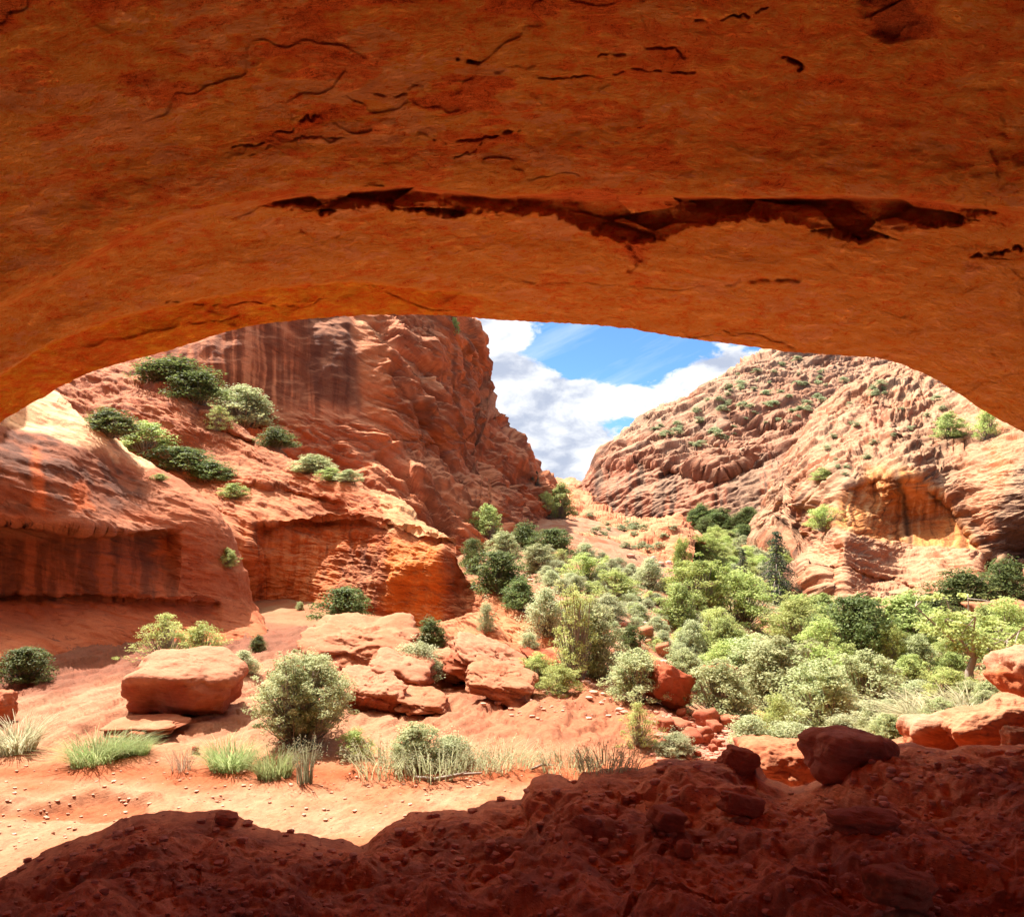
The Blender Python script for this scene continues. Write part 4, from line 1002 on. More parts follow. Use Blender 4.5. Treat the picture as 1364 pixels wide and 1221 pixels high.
rock('stone', 'square block on the crest of the lower shaded mound', 298, 1098, 34, 9, 0.8, 59, 4, 0.1, shadec, (0, 0.15), 0.4, box=.4)
for i in range(26):
    px, py = random.uniform(885, 1000), random.uniform(955, 1008)
    w = random.choice([10, 13, 16, 22, 28, 34])
    rock('rubble_stone', 'angular red stone in the rubble below the dark orange boulder', px, py, w, w * .6, 0.9, 70 + i, 3, random.random() * 3, dict(c1=(0.46, 0.19, 0.13), c2=(0.56, 0.29, 0.20)), (random.uniform(-.2, .2), random.uniform(-.3, .3)), box=.7, facet=.3, group='red rubble stones')
for i in range(26):
    px = random.uniform(735, 950); py = 742 + (px - 735) * 0.55 + random.uniform(-15, 110)
    w = random.choice([8, 10, 13, 16, 22])
    rock('talus_rock', 'pale pink rock lying among sagebrush on the talus slope', px, py, w, w * .7, 0.9, 110 + i, 3, random.random() * 3, palec, (random.uniform(-.2, .2), random.uniform(-.3, .3)), box=.6, facet=.3, group='pale rocks on the talus slope')

# pebbles and clods too many to count
def scatter_stones(name, n, region, smin, smax, c1, c2, only, seed, sub=1):
    rng = random.Random(seed); Vs, Ts, Cs = [], [], []; o = 0
    base_sh = [rock_shape((1, 1, 0.75), 200 + k, sub, box=.5, facet=.35, beds=0.0) for k in range(6)]
    made = 0
    for _ in range(n * 3):
        if made >= n: break
        px, py = region(rng)
        r = hit(px, py)
        if not r or r[2] not in only: continue
        made += 1
        k = r[0].y / F; s = k * (smin + (smax - smin) * rng.random() ** 4)
        V, T = base_sh[rng.randrange(6)]
        a = rng.random() * 6.28; ca, sa = math.cos(a), math.sin(a)
        W = V @ np.array([[ca, sa, 0], [-sa, ca, 0], [0, 0, 1]], np.float32) * np.array([s, s * rng.uniform(.6, 1), s * rng.uniform(.6, 1)], np.float32)
        W = W + np.array([r[0].x, r[0].y, r[0].z + 0.15 * s], np.float32)
        f = rng.random(); c = C(*c1) * (1 - f) + C(*c2) * f
        Vs.append(W); Ts.append(T + o); Cs.append(base(len(W), c)); o += len(W)
    ob = make_mesh(name, np.concatenate(Vs), np.concatenate(Ts), np.concatenate(Cs), M_ROCK, smooth=False)
    tag(ob, kind='stuff')
scatter_stones('pebbles', 700, lambda r: (r.uniform(-60, 1000), 1012 + 130 * r.random()), 0.8, 6, (0.48, 0.22, 0.13), (0.60, 0.38, 0.27), ('ground',), 3)
scatter_stones('rubble', 700, lambda r: (r.uniform(640, 980), 740 + 220 * r.random()), 2.0, 12, (0.46, 0.20, 0.12), (0.60, 0.40, 0.30), ('ground',), 5)
scatter_stones('gravel', 500, lambda r: (r.uniform(870, 1010), 950 + 65 * r.random()), 3, 12, (0.42, 0.16, 0.10), (0.50, 0.26, 0.18), ('ground',), 6)
scatter_stones('dirt_clods', 1700, lambda r: (r.uniform(-60, 1420), 1000 + 225 * r.random()), 1.2, 13, (0.62, 0.27, 0.16), (0.50, 0.20, 0.12), ('cave_floor',), 4, 2)

# ------------------------------------------------------------------ plants
def leaf_material():
    m = bpy.data.materials.new('foliage'); m.use_nodes = True
    b = NB(m.node_tree)
    col = b.n('ShaderNodeAttribute', attribute_name='Col').outputs['Color']
    rnd = b.n('ShaderNodeObjectInfo').outputs['Random']
    hsv = b.n('ShaderNodeHueSaturation', {'Hue': b.m('ADD', 0.485, b.m('MULTIPLY', rnd, 0.03)), 'Saturation': 0.95, 'Value': b.m('ADD', 0.70, b.m('MULTIPLY', rnd, 0.3)), 'Color': col})
    d = b.n('ShaderNodeBsdfPrincipled', {'Base Color': hsv, 'Roughness': 0.6}); d.inputs['Specular IOR Level'].default_value = 0.2
    t = b.n('ShaderNodeBsdfTranslucent', {'Color': hsv})
    b.n('ShaderNodeOutputMaterial', {0: b.n('ShaderNodeMixShader', {0: 0.5, 1: d, 2: t})})
    return m
def bark_material():
    m = bpy.data.materials.new('bark'); m.use_nodes = True
    b = NB(m.node_tree)
    P = b.n('ShaderNodeTexCoord').outputs['Object']
    n = b.noise(b.n('ShaderNodeMapping', {'Vector': P, 'Scale': (30, 30, 6)}).outputs[0], 1.0, 4, 0.6)
    c = b.mix(n.outputs[0], (0.14, 0.10, 0.075, 1), (0.42, 0.34, 0.26, 1))
    b.n('ShaderNodeOutputMaterial', {0: b.n('ShaderNodeBsdfPrincipled', {'Base Color': c, 'Roughness': 0.9, 'Normal': b.n('ShaderNodeBump', {'Strength': 0.5, 'Distance': 0.01, 'Height': n.outputs[0]})})})
    return m
M_LEAF, M_BARK = leaf_material(), bark_material()

def tubes(paths, sides=4):
    """paths: list of (points (k,3), radii (k,)) -> one mesh array pair"""
    Vs, Fs, o = [], [], 0
    ang = np.arange(sides) * 2 * math.pi / sides
    for pts, rad in paths:
        pts = np.array(pts, float); k = len(pts)
        tan = np.gradient(pts, axis=0); tan /= np.linalg.norm(tan, axis=1, keepdims=True) + 1e-9
        up = np.where(np.abs(tan[:, 2:3]) > 0.9, np.array([[1., 0, 0]]), np.array([[0, 0, 1.]]))
        a = np.cross(tan, up); a /= np.linalg.norm(a, axis=1, keepdims=True) + 1e-9
        c = np.cross(tan, a)
        ring = pts[:, None] + (a[:, None] * np.cos(ang)[None, :, None] + c[:, None] * np.sin(ang)[None, :, None]) * np.array(rad)[:, None, None]
        Vs.append(ring.reshape(-1, 3))
        i = np.arange(k * sides).reshape(k, sides) + o
        j = np.roll(i, -1, 1)
        Fs.append(np.stack([i[:-1].ravel(), j[:-1].ravel(), j[1:].ravel(), i[1:].ravel()], 1))
        o += k * sides
    return np.concatenate(Vs), np.concatenate(Fs)

def leaves(C0, outw, size, asp, rng, c1, c2, jit=0.8, bright=None):
    """diamond leaves at points C0 facing roughly outw"""
    n = len(C0)
    nrm = outw + jit * rng.normal(size=(n, 3)); nrm /= np.linalg.norm(nrm, axis=1, keepdims=True)
    t = np.cross(nrm, rng.normal(size=(n, 3))); t /= np.linalg.norm(t, axis=1, keepdims=True) + 1e-9
    u = np.cross(nrm, t)
    s = size * rng.uniform(0.6, 1.3, n)[:, None]
    V = np.stack([C0 - t * s * .5, C0 + u * s * asp * .5 - t * s * .08, C0 + t * s * .5, C0 - u * s * asp * .5 - t * s * .08], 1).reshape(-1, 3)
    Fq = np.arange(4 * n).reshape(n, 4)
    f = rng.rand(n) if bright is None else np.clip(bright + rng.normal(0, .25, n), 0, 1)
    col = C(*c1)[None] * (1 - f[:, None]) + C(*c2)[None] * f[:, None]
    return V, Fq, np.repeat(col, 4, 0)

def shrub_proto(seed, c1, c2, nclump=60, per=60, leaf=0.045, asp=0.5, cr=0.13, shape='dome', stems=True, gap=0.0, bare=0.35, stemr=0.008, jit=0.8, lean=0.0):
    """unit plant: width 1, height 1; returns meshes"""
    rng = np.random.RandomState(seed)
    lob = rng.uniform(0.5, 1.1, 9); 
    cs = []
    while len(cs) < nclump:
        th = rng.rand() * 2 * math.pi
        if shape == 'dome': r = math.sqrt(rng.rand()); z = rng.uniform(0.12, 1.0)
        elif shape == 'ball': r = math.sqrt(rng.rand()); z = rng.uniform(0.22, 1.0)
        else: r = math.sqrt(rng.rand()); z = rng.uniform(0.1, 1.0)
        if shape == 'dome': lim = math.sqrt(max(0, 1 - z ** 2)) * (1 if z > .25 else 0.75 + z)
        elif shape == 'ball': lim = math.sqrt(max(0, 1 - ((z - 0.58) / 0.44) ** 2))
        else: lim = 0.55 * (1 - 0.55 * z) + 0.1
        L = lob[int(th / (2 * math.pi) * 9) % 9]
        rr = r * lim * L
        shell = r > 0.5 or z > 0.75
        if not shell and rng.rand() < 0.55: continue
        cs.append((rr * 0.45 * math.cos(th) + lean * z, rr * 0.45 * math.sin(th), z * (0.65 + 0.35 * L) - cr * 0.4))
    for _ in range(nclump // 10):            # stray sprays beyond the outline
        c0 = cs[rng.randint(len(cs))]; cs.append((c0[0] * 1.25, c0[1] * 1.25, c0[2] * rng.uniform(1.0, 1.18)))
    cs = np.array(cs)
    ctr = np.array([0, 0, 0.45])
    Vs, Fs, Cs, o = [], [], [], 0
    for c in cs:
        r = cr * rng.uniform(0.5, 1.45)
        m = int(per * rng.uniform(0.6, 1.3))
        dv = rng.normal(size=(m, 3)); dv /= np.linalg.norm(dv, axis=1, keepdims=True)
        p = c + dv * r * rng.uniform(0.35, 1.0, (m, 1)) ** 0.7 * np.array([1, 1, 0.75])
        p[:, 2] = np.maximum(p[:, 2], 0.01)
        ow = 0.75 * dv + 0.7 * (p - ctr) / 0.5 + np.array([0, 0, 0.25])
        tone = rng.uniform(0.15, 0.85)
        V, Fq, Cc = leaves(p, ow, leaf, asp, rng, c1, c2, jit, np.full(m, tone))
        Vs.append(V); Fs.append(Fq + o); Cs.append(Cc); o += len(V)
    fol = make_mesh('foliage', np.concatenate(Vs), np.concatenate(Fs), np.concatenate(Cs), M_LEAF, smooth=False, link=False)
    st = None
    if stems:
        paths = []
        for c in cs[rng.rand(len(cs)) < 0.75]:
            b0 = np.array([rng.normal(0, .03), rng.normal(0, .03), -0.03])
            mid = b0 * .5 + c * .5 + np.array([rng.normal(0, .03), rng.normal(0, .03), -0.04])
            tt = np.linspace(0, 1, 5)[:, None]
            pt = (1 - tt) ** 2 * b0 + 2 * tt * (1 - tt) * mid + tt ** 2 * c
            paths.append((pt, stemr * np.linspace(1.3, 0.35, 5)))
        V, Fq = tubes(paths, 3)
        st = make_mesh('stems', V, Fq, None, M_BARK, link=False)
    return fol, st

def grass_proto(seed, c1, c2, n=260, wid=0.012, spread=0.16, curl=0.5, seeds=0):
    rng = np.random.RandomState(seed)
    Vs, Fs, Cs, o = [], [], [], 0
    for i in range(n):
        a = rng.rand() * 6.283; r0 = spread * math.sqrt(rng.rand())
        b0 = np.array([r0 * math.cos(a), r0 * math.sin(a), -0.02])
        a2 = a + rng.normal(0, .6); L = rng.uniform(0.5, 1.0); out = rng.uniform(0.05, curl)
        tt = np.linspace(0, 1, 5)
        hx = out * (tt ** 1.8) * L
        P = b0 + np.stack([hx * math.cos(a2), hx * math.sin(a2), L * (tt - 0.35 * out * tt ** 3)], 1)
        side = np.array([-math.sin(a2), math.cos(a2), 0]) if rng.rand() < .5 else np.array([math.cos(a2), math.sin(a2), .3])
        w = wid * (1 - tt) ** 0.7 + 0.0015
        V = np.concatenate([P - side * w[:, None], P + side * w[:, None]])
        k = np.arange(4)
        Fq = np.stack([k, k + 1, k + 6, k + 5], 1)
        f = rng.rand(); cc = C(*c1) * (1 - f) + C(*c2) * f
        Vs.append(V); Fs.append(Fq + o); Cs.append(base(10, cc)); o += 10
        if seeds and rng.rand() < seeds:
            m = 14; q = P[-1] - np.array([0, 0, 1]) * rng.uniform(0, .35, (m, 1)) * L + rng.normal(0, .012, (m, 3))
            V, F2, C2 = leaves(q, np.repeat([[0, -.5, .6]], m, 0), 0.03, 0.6, rng, c1, (0.42, 0.38, 0.22), 1.0)
            Vs.append(V); Fs.append(F2 + o); Cs.append(C2); o += len(V)
    return make_mesh('blades', np.concatenate(Vs), np.concatenate(Fs), np.concatenate(Cs), M_LEAF, smooth=False, link=False), None

def tree_proto(seed, c1, c2, nclump=110, per=55, leaf=0.03, trunk=0.3, cr=0.085, tr=0.03, lean=0.05):
    rng = np.random.RandomState(seed)
    limbs = []; base0 = np.array([0, 0, -0.05])
    fork = np.array([lean, 0.0, trunk])
    tips = []
    paths = [(np.stack([base0, [lean * .3, .01, trunk * .5], fork]), [tr * 1.25, tr, tr * .8])]
    for i in range(8):
        a = i * 2.4 + rng.rand(); rr = rng.uniform(0.22, 0.44); zz = rng.uniform(0.5, 0.92)
        if i == 0: rr, zz = 0.05, 0.93
        e = np.array([rr * math.cos(a), rr * math.sin(a), zz]); mid = fork * .5 + e * .5 + [0, 0, -.05] + rng.normal(0, .02, 3)
        tt = np.linspace(0, 1, 6)[:, None]
        pt = (1 - tt) ** 2 * fork + 2 * tt * (1 - tt) * mid + tt ** 2 * e
        paths.append((pt, np.linspace(tr * .6, tr * .15, 6)))
        for k in (2, 3, 4, 5):
            for _ in range(2):
                q = pt[k] + rng.normal(0, .09, 3) * [1, 1, .7]; paths.append((np.stack([pt[k], (pt[k] + q) / 2 + [0, 0, .01], q]), [tr * .2, tr * .14, tr * .08])); tips.append(q)
    tips = np.array(tips)
    Vs, Fs, Cs, o = [], [], [], 0
    ctr = np.array([0, 0, 0.55])
    for i in range(nclump):
        c = tips[rng.randint(len(tips))] + rng.normal(0, .05, 3) * [1, 1, .8]
        m = int(per * rng.uniform(.5, 1.4)); dv = rng.normal(size=(m, 3)); dv /= np.linalg.norm(dv, axis=1, keepdims=True)
        p = c + dv * cr * rng.uniform(.5, 1.3) * rng.uniform(0.3, 1, (m, 1)) * [1.1, 1.1, .6]
        V, Fq, Cc = leaves(p, .5 * dv + (p - ctr) * 1.2 + [0, 0, .4], leaf, .65, rng, c1, c2, .8, np.full(m, rng.uniform(.15, .9)))
        Vs.append(V); Fs.append(Fq + o); Cs.append(Cc); o += len(V)
    cro = make_mesh('crown', np.concatenate(Vs), np.concatenate(Fs), np.concatenate(Cs), M_LEAF, smooth=False, link=False)
    V, Fq = tubes(paths, 6)
    return cro, make_mesh('trunk', V, Fq, None, M_BARK, link=False)

def conifer_proto(seed, c1, c2):
    rng = np.random.RandomState(seed)
    paths = [(np.array([[0, 0, -.04], [.01, 0, .5], [0, 0, .98]]), [.035, .02, .004])]
    Vs, Fs, Cs, o = [], [], [], 0
    z = 0.06
    while z < 0.97:
        L = 0.5 * (1 - z) ** 0.85 + 0.03
        for k in range(7):
            a = rng.rand() * 6.283; l = L * rng.uniform(.6, 1.1)
            if rng.rand() < 0.15: continue
            d = np.array([math.cos(a), math.sin(a), 0]); e = np.array([0, 0, z]) + d * l + [0, 0, -0.28 * l + .02]
            pt = np.stack([[0, 0, z], np.array([0, 0, z]) + d * l * .5 + [0, 0, .02], e])
            paths.append((pt, [.007, .005, .002]))
            m = int(20 + 130 * l); t = rng.uniform(.12, 1, m)[:, None]
            p = (1 - t) * pt[0] + t * pt[2] + np.array([0, 0, .03]) * (1 - (2 * t - 1) ** 2) + rng.normal(0, .018, (m, 3)) * [1, 1, .7] + d[[1, 0, 2]] * [-1, 1, 0] * rng.normal(0, .05, (m, 1)) * (1 - t * .6)
            V, Fq, Cc = leaves(p, np.repeat([[d[0] * .5, d[1] * .5, .7]], m, 0), .035, .35, rng, c1, c2, .7, np.full(m, rng.uniform(.1, .8)))
            Vs.append(V); Fs.append(Fq + o); Cs.append(Cc); o += len(V)
        z += 0.045
    cro = make_mesh('crown', np.concatenate(Vs), np.concatenate(Fs), np.concatenate(Cs), M_LEAF, smooth=False, link=False)
    V, Fq = tubes(paths, 5)
    return cro, make_mesh('trunk', V, Fq, None, M_BARK, link=False)

SAGE = ((0.404, 0.442, 0.216), (0.668, 0.699, 0.395)); GREY = ((0.356, 0.396, 0.169), (0.647, 0.680, 0.338)); DARKG = ((0.094, 0.136, 0.032), (0.241, 0.300, 0.084))
MID = ((0.289, 0.366, 0.098), (0.554, 0.625, 0.196)); BRIGHT = ((0.262, 0.329, 0.059), (0.480, 0.506, 0.135)); YEL = ((0.423, 0.488, 0.123), (0.674, 0.718, 0.245)); LIME = ((0.366, 0.459, 0.113), (0.647, 0.698, 0.225))
KINDS = {
 # kind: (object name, category, list of (foliage, stems))
 'sage': ('sagebrush', 'shrub', [shrub_proto(s, *SAGE, nclump=110, per=70, leaf=.034, cr=.11) for s in (1, 2)]),
 'bigsage': ('desert_shrub', 'shrub', [shrub_proto(5, *GREY, nclump=520, per=60, leaf=.022, asp=.5, cr=.055, shape='ball', stemr=.006)]),
 'grey': ('desert_shrub', 'shrub', [shrub_proto(s, *GREY, nclump=170, per=70, leaf=.032, cr=.085) for s in (7, 8)]),
 'dark': ('scrub_oak', 'shrub', [shrub_proto(s, *DARKG, nclump=160, per=60, leaf=.036, asp=.6, cr=.11) for s in (11, 12)]),
 'mid': ('scrub_oak', 'shrub', [shrub_proto(s, *MID, nclump=110, per=60, leaf=.036, asp=.6, cr=.095) for s in (14, 15)]),
 'lime': ('green_shrub', 'shrub', [shrub_proto(s, *LIME, nclump=110, per=60, leaf=.034, asp=.45, cr=.09) for s in (17, 18)]),
 'bright': ('green_shrub', 'shrub', [shrub_proto(s, *BRIGHT, nclump=190, per=60, leaf=.032, asp=.6, cr=.085, shape='ball') for s in (20, 21)]),
 'yel': ('rabbitbrush', 'shrub', [shrub_proto(s, *YEL, nclump=120, per=45, leaf=.036, asp=.3, cr=.08) for s in (23, 24)]),
 'wisp': ('rabbitbrush', 'shrub', [shrub_proto(27, *YEL, nclump=170, per=34, leaf=.026, asp=.4, cr=.055, shape='up')]),
 'grass': ('grass_clump', 'grass', [grass_proto(s, (0.26, 0.36, 0.10), (0.50, 0.54, 0.24), 620, .005, .3, .8) for s in (31, 32)]),
 'pgrass': ('grass_clump', 'grass', [grass_proto(33, (0.50, 0.50, 0.26), (0.74, 0.70, 0.44), 420, .006, .2, .7)]),
 'stalk': ('stalk_plant', 'plant', [grass_proto(36, (0.22, 0.24, 0.12), (0.40, 0.38, 0.22), 60, .008, .14, .35, .9)]),
 'weeds': ('weed_clump', 'plant', [grass_proto(38, (0.36, 0.40, 0.18), (0.60, 0.60, 0.34), 170, .005, .42, .3, .5), grass_proto(39, (0.36, 0.38, 0.18), (0.58, 0.56, 0.32), 170, .005, .42, .4, .5)]),
 'dry': ('dry_weed', 'plant', [grass_proto(41, (0.36, 0.24, 0.14), (0.52, 0.38, 0.24), 70, .006, .2, .6, .4)]),
 'tree': ('cottonwood_tree', 'tree', [tree_proto(51, *BRIGHT), tree_proto(52, *LIME)]),
 'pine': ('conifer_tree', 'tree', [conifer_proto(61, (0.035, 0.06, 0.03), (0.12, 0.17, 0.08))]),
 'farm': ('far_shrub', 'shrub', [shrub_proto(s, *((0.26, 0.31, 0.14), (0.46, 0.50, 0.27)), nclump=30, per=26, leaf=.10, asp=.6, cr=.17, stems=False) for s in (71, 72)]),
}
_first = set()
def plant(kind, px, py, w, h, label, group=None, D=None, lift=0.0, only=None):
    r = hit(px, py)
    if D is None:
        if r is None or (only and r[2] not in only): return None
        loc = r[0]
    else: loc = Vector(unproj(np.float64(px), np.float64(py), np.float64(D)))
    nm, cat, protos = KINDS[kind]
    k = loc.y / F
    fol, st = random.choice(protos)
    o = thing(nm, label, cat, (loc.x, loc.y + w * k * 0.12, loc.z - 0.02 * h * k + lift * k), random.random() * 6.28 if kind not in ('tree', 'wisp') else 0.3, group, (1.42 * w * k, 1.42 * w * k, 1.12 * h * k))
    for me in (fol, st):
        if me is None: continue
        c = bpy.data.objects.new(me.name.split('.')[0], me); COL.objects.link(c); c.parent = o
    return o
PL = [
 # upper left slopes
 ('dark', 222, 508, 84, 40, 'dark green scrub oak tucked right under the arch on the upper left slope'),
 ('dark', 256, 536, 72, 50, 'dark green scrub oak left of the spiky shrub on the upper left ledge'),
 ('grey', 322, 568, 84, 66, 'rounded grey bush standing on the upper left ledge under the arch'),
 ('dark', 366, 596, 44, 32, 'small dark shrub at the lower right end of the upper left ledge'),
 ('dark', 140, 580, 74, 42, 'dark shrub nearest the pale cap of the left outcrop'),
 ('mid', 188, 606, 74, 54, 'green scrub oak in the middle of the diagonal row below the left ledge'),
 ('dark', 240, 628, 74, 40, 'dark green shrub in the lower half of the diagonal row on the left slope'),
 ('dark', 278, 642, 60, 34, 'dark spreading shrub at the lower end of the diagonal row on the left slope'),
 ('mid', 310, 664, 34, 26, 'small green shrub alone below the diagonal row on the left slope'),
 ('mid', 212, 640, 20, 12, 'tiny green tuft on the bare rock under the diagonal row'),
 ('grey', 412, 630, 52, 30, 'grey-green shrub at the foot of the streaked wall'),
 ('mid', 440, 640, 34, 22, 'low green shrub between two others at the foot of the streaked wall'),
 ('grey', 462, 642, 30, 20, 'small grey shrub rightmost at the foot of the streaked wall'),
 ('mid', 304, 756, 22, 30, 'small shrub growing from the dark outcrop face above the alcove'),
 ('mid', 605, 445, 16, 22, 'small shrub in a cleft near the top of the streaked wall'),
 # base of bench
 ('dark', 458, 838, 68, 52, 'dark shrub in the shade at the foot of the alcove'),
 ('sage', 476, 852, 24, 28, 'small pale sprig in front of the dark shrub at the alcove foot'),
 ('dark', 343, 868, 24, 20, 'tiny dark shrub on the bare shaded slope behind the boulder'),
 ('yel', 216, 880, 76, 54, 'pale green bush directly behind the big flat-topped boulder'),
 ('lime', 264, 882, 62, 50, 'light green bush behind the right shoulder of the big flat-topped boulder'),
 ('sage', 324, 900, 48, 32, 'small pale bush right of the big flat-topped boulder'),
 ('dark', 28, 908, 66, 42, 'dark shrub in the shade at the left edge'),
 ('bigsage', 396, 996, 128, 112, 'large round grey-green bush on the slickrock between boulder and ledge'),
 ('sage', 557, 906, 74, 50, 'pale green bush in the middle of the broken ledge'),
 ('dark', 573, 866, 44, 38, 'dark shrub in the shade under the orange prow'),
 ('sage', 613, 888, 50, 34, 'pale bush on the broken ledge right under the orange prow'),
 ('yel', 662, 920, 24, 18, 'tiny yellow-green tuft low on the broken ledge'),
 ('sage', 648, 842, 26, 40, 'pale shrub clinging to the side of the orange prow'),
 ('grey', 400, 812, 12, 10, 'tiny grey tuft on the smooth rock left of the alcove foot'),
 # wash edge
 ('pgrass', 16, 1004, 76, 50, 'pale straw-green grass clump at the left edge of the wash'),
 ('grass', 122, 1018, 66, 38, 'wide green grass clump below the thin flat slab'),
 ('grass', 158, 1008, 50, 28, 'low green grass clump touching the small dark red stone'),
 ('grass', 182, 1004, 34, 20, 'thin grass tuft just right of the small dark red stone'),
 ('dry', 240, 1028, 44, 34, 'dry reddish weed between the grass clumps on the wash edge'),
 ('grass', 304, 1024, 60, 38, 'bright green grass clump left of the big grey-green bush'),
 ('grass', 364, 1036, 50, 40, 'bright green grass clump in front of the big grey-green bush'),
 ('stalk', 404, 1044, 56, 66, 'tall tan stalks in front of the big grey-green bush'),
 ('lime', 472, 1010, 50, 34, 'bright green shrub just right of the big grey-green bush'),
 ('weeds', 512, 1030, 80, 42, 'tall grey-green weeds leftmost in the row behind the red bank'),
 ('weeds', 572, 1032, 80, 46, 'tallest grey-green weeds in the row behind the red bank'),
 ('weeds', 625, 1028, 70, 30, 'grey-green weeds in the middle of the row behind the red bank'),
 ('weeds', 672, 1022, 70, 28, 'low weeds above the end of the higher shaded crest'),
 ('sage', 600, 1020, 70, 38, 'low sage among the tallest weeds behind the red bank'),
 ('grey', 548, 1020, 76, 50, 'twiggy grey-green bush among the tallest weeds behind the red bank'),
 ('weeds', 760, 1026, 70, 26, 'low pale weeds left of the round yellow-green bush'),
 ('weeds', 812, 1026, 70, 30, 'low pale weeds right under the round yellow-green bush'),
 ('sage', 902, 1008, 60, 30, 'low pale sagebrush against the shaded crest below the rubble'),
 ('yel', 852, 994, 54, 50, 'round yellow-green bush on the edge of the red rubble'),
 # centre
 ('lime', 716, 912, 56, 40, 'bright green shrub at the lower tip of the sloping slab'),
 ('lime', 748, 926, 60, 38, 'bright green shrub in front of the tall wispy bush'),
 ('grey', 790, 902, 92, 92, 'dense grey-green bush behind the tall wispy bush'),
 ('wisp', 768, 905, 90, 112, 'tall wispy yellow-green bush in the middle of the view'),
 ('grey', 852, 935, 86, 62, 'grey-green bush left of the dark orange boulder'),
 ('sage', 730, 848, 72, 62, 'blue-grey bush at the top of the sloping slab'),
 ('sage', 705, 868, 30, 26, 'small pale bush on the upper edge of the sloping slab'),
 ('mid', 650, 716, 48, 40, 'green shrub at the foot of the streaked wall above the prow'),
 ('dark', 700, 732, 50, 32, 'dark shrub at the base of the wall end, left of its pair'),
 ('dark', 738, 740, 54, 34, 'dark shrub at the base of the wall end, right of its pair'),
 ('dark', 628, 762, 34, 42, 'dark narrow shrub right behind the white tip of the prow'),
 ('dark', 664, 790, 80, 52, 'big dark olive bush in the shaded gully behind the prow'),
 ('dark', 692, 812, 60, 38, 'dark bush at the lower end of the shaded gully'),
 ('grey', 716, 762, 52, 34, 'grey bush at the top edge of the talus in the gully'),
 ('grey', 668, 745, 50, 34, 'dim grey bush in the gully under the streaked wall'),
 ('mid', 747, 690, 44, 46, 'dark juniper-like bush on the saddle right of the wall end'),
 ('lime', 728, 680, 26, 24, 'light green bush left of the one on the saddle'),
 ('lime', 780, 775, 60, 36, 'bright green bush high on the talus under the red knoll'),
 ('lime', 820, 800, 66, 36, 'bright green bush on the talus left of the big yellow-green tree'),
 ('sage', 812, 828, 56, 34, 'white-green sagebrush halfway down the talus'),
 ('sage', 866, 785, 52, 40, 'blue-grey sagebrush at the foot of the red knoll'),
 ('dark', 840, 872, 34, 36, 'dark little shrub alone on the bare talus'),
 ('sage', 925, 872, 50, 44, 'silver sagebrush on the right edge of the talus'),
 ('lime', 965, 905, 62, 44, 'light green shrub between the talus and the grey thicket'),
 ('grey', 915, 915, 62, 46, 'grey-green shrub just above the dark orange boulder'),
 # valley trees and thickets
 ('bright', 908, 775, 26, 56, 'slim light green sapling in front of the red knoll'),
 ('bright', 940, 752, 42, 36, 'round vivid green bush below the far dark cliff'),
 ('bright', 940, 820, 86, 66, 'vivid yellow-green tree on the left of the valley thicket'),
 ('lime', 992, 834, 90, 66, 'broad light green tree left of the dark conifer'),
 ('mid', 908, 838, 66, 60, 'dull green tree at the left end of the valley thicket'),
 ('yel', 958, 866, 74, 54, 'yellow-green shrub in front of the vivid yellow-green tree'),
 ('pine', 1037, 806, 58, 88, 'dark pointed conifer in the middle of the valley'),
 ('pine', 990, 772, 26, 36, 'small grey-green conifer behind the broad light green tree'),
 ('lime', 1062, 862, 96, 60, 'light green tree behind the grey thicket, right of the conifer'),
 ('mid', 1100, 838, 70, 42, 'mid green tree at the foot of the layered slab'),
 ('dark', 1148, 892, 98, 92, 'dark rounded oak in the middle of the right thicket'),
 ('lime', 1098, 892, 70, 60, 'light green shrub hugging the left side of the dark rounded oak'),
 ('mid', 1208, 858, 100, 62, 'spreading mid green tree under the right-hand cliff'),
 ('bright', 1186, 902, 34, 64, 'narrow bright green sapling right of the dark rounded oak'),
 ('grey', 1226, 900, 60, 48, 'grey-green shrub between the bright sapling and the cottonwood'),
 ('tree', 1300, 914, 124, 112, 'pale green cottonwood with a visible bent trunk near the right edge'),
 ('lime', 1350, 880, 80, 70, 'light green tree at the right edge beside the pale domed boulder'),
 ('dark', 1290, 812, 90, 48, 'dark shrubs in the shade under the right-hand cliff'),
 ('dark', 1346, 806, 76, 54, 'dark tree against the right edge under the cliff overhang'),
 ('dark', 1238, 836, 70, 38, 'dark low bush at the foot of the shaded part of the cliff'),
 ('grey', 968, 962, 96, 72, 'silvery grey bush at the left end of the front thicket'),
 ('grey', 1040, 948, 120, 88, 'silvery grey bush in the middle of the front thicket'),
 ('grey', 1012, 920, 100, 66, 'grey-green bush in the second row of the front thicket'),
 ('grey', 1105, 974, 112, 84, 'silvery grey bush behind the shaded boulder, left of two'),
 ('grey', 1160, 952, 104, 76, 'silvery grey bush behind the shaded boulder, right of two'),
 ('lime', 1088, 918, 96, 56, 'soft green bush in the centre of the right thicket'),
 ('lime', 1036, 986, 60, 52, 'bright green shrub at the front of the silvery thicket'),
 ('lime', 1182, 928, 62, 44, 'bright green shrub just right of the silvery thicket'),
 ('lime', 1268, 934, 80, 40, 'soft green shrub in front of the cottonwood trunk'),
 ('sage', 1000, 996, 70, 40, 'pale sagebrush left of the sunlit notch rock'),
 ('sage', 1060, 1004, 74, 40, 'pale sagebrush right behind the sunlit notch rock'),
 ('sage', 1225, 938, 60, 30, 'whitish sagebrush under the soft green shrub'),
 ('pgrass', 1245, 965, 110, 28, 'straw-coloured grass patch in front of the sunlit slabs'),
 ('pgrass', 1300, 955, 110, 28, 'straw-coloured grass patch reaching the nosed boulder'),
 ('sage', 1190, 972, 90, 38, 'pale sagebrush right behind the shaded boulder'),
 ('sage', 1130, 985, 70, 30, 'pale sagebrush hidden low behind the top of the shaded boulder'),
 # on the cliffs
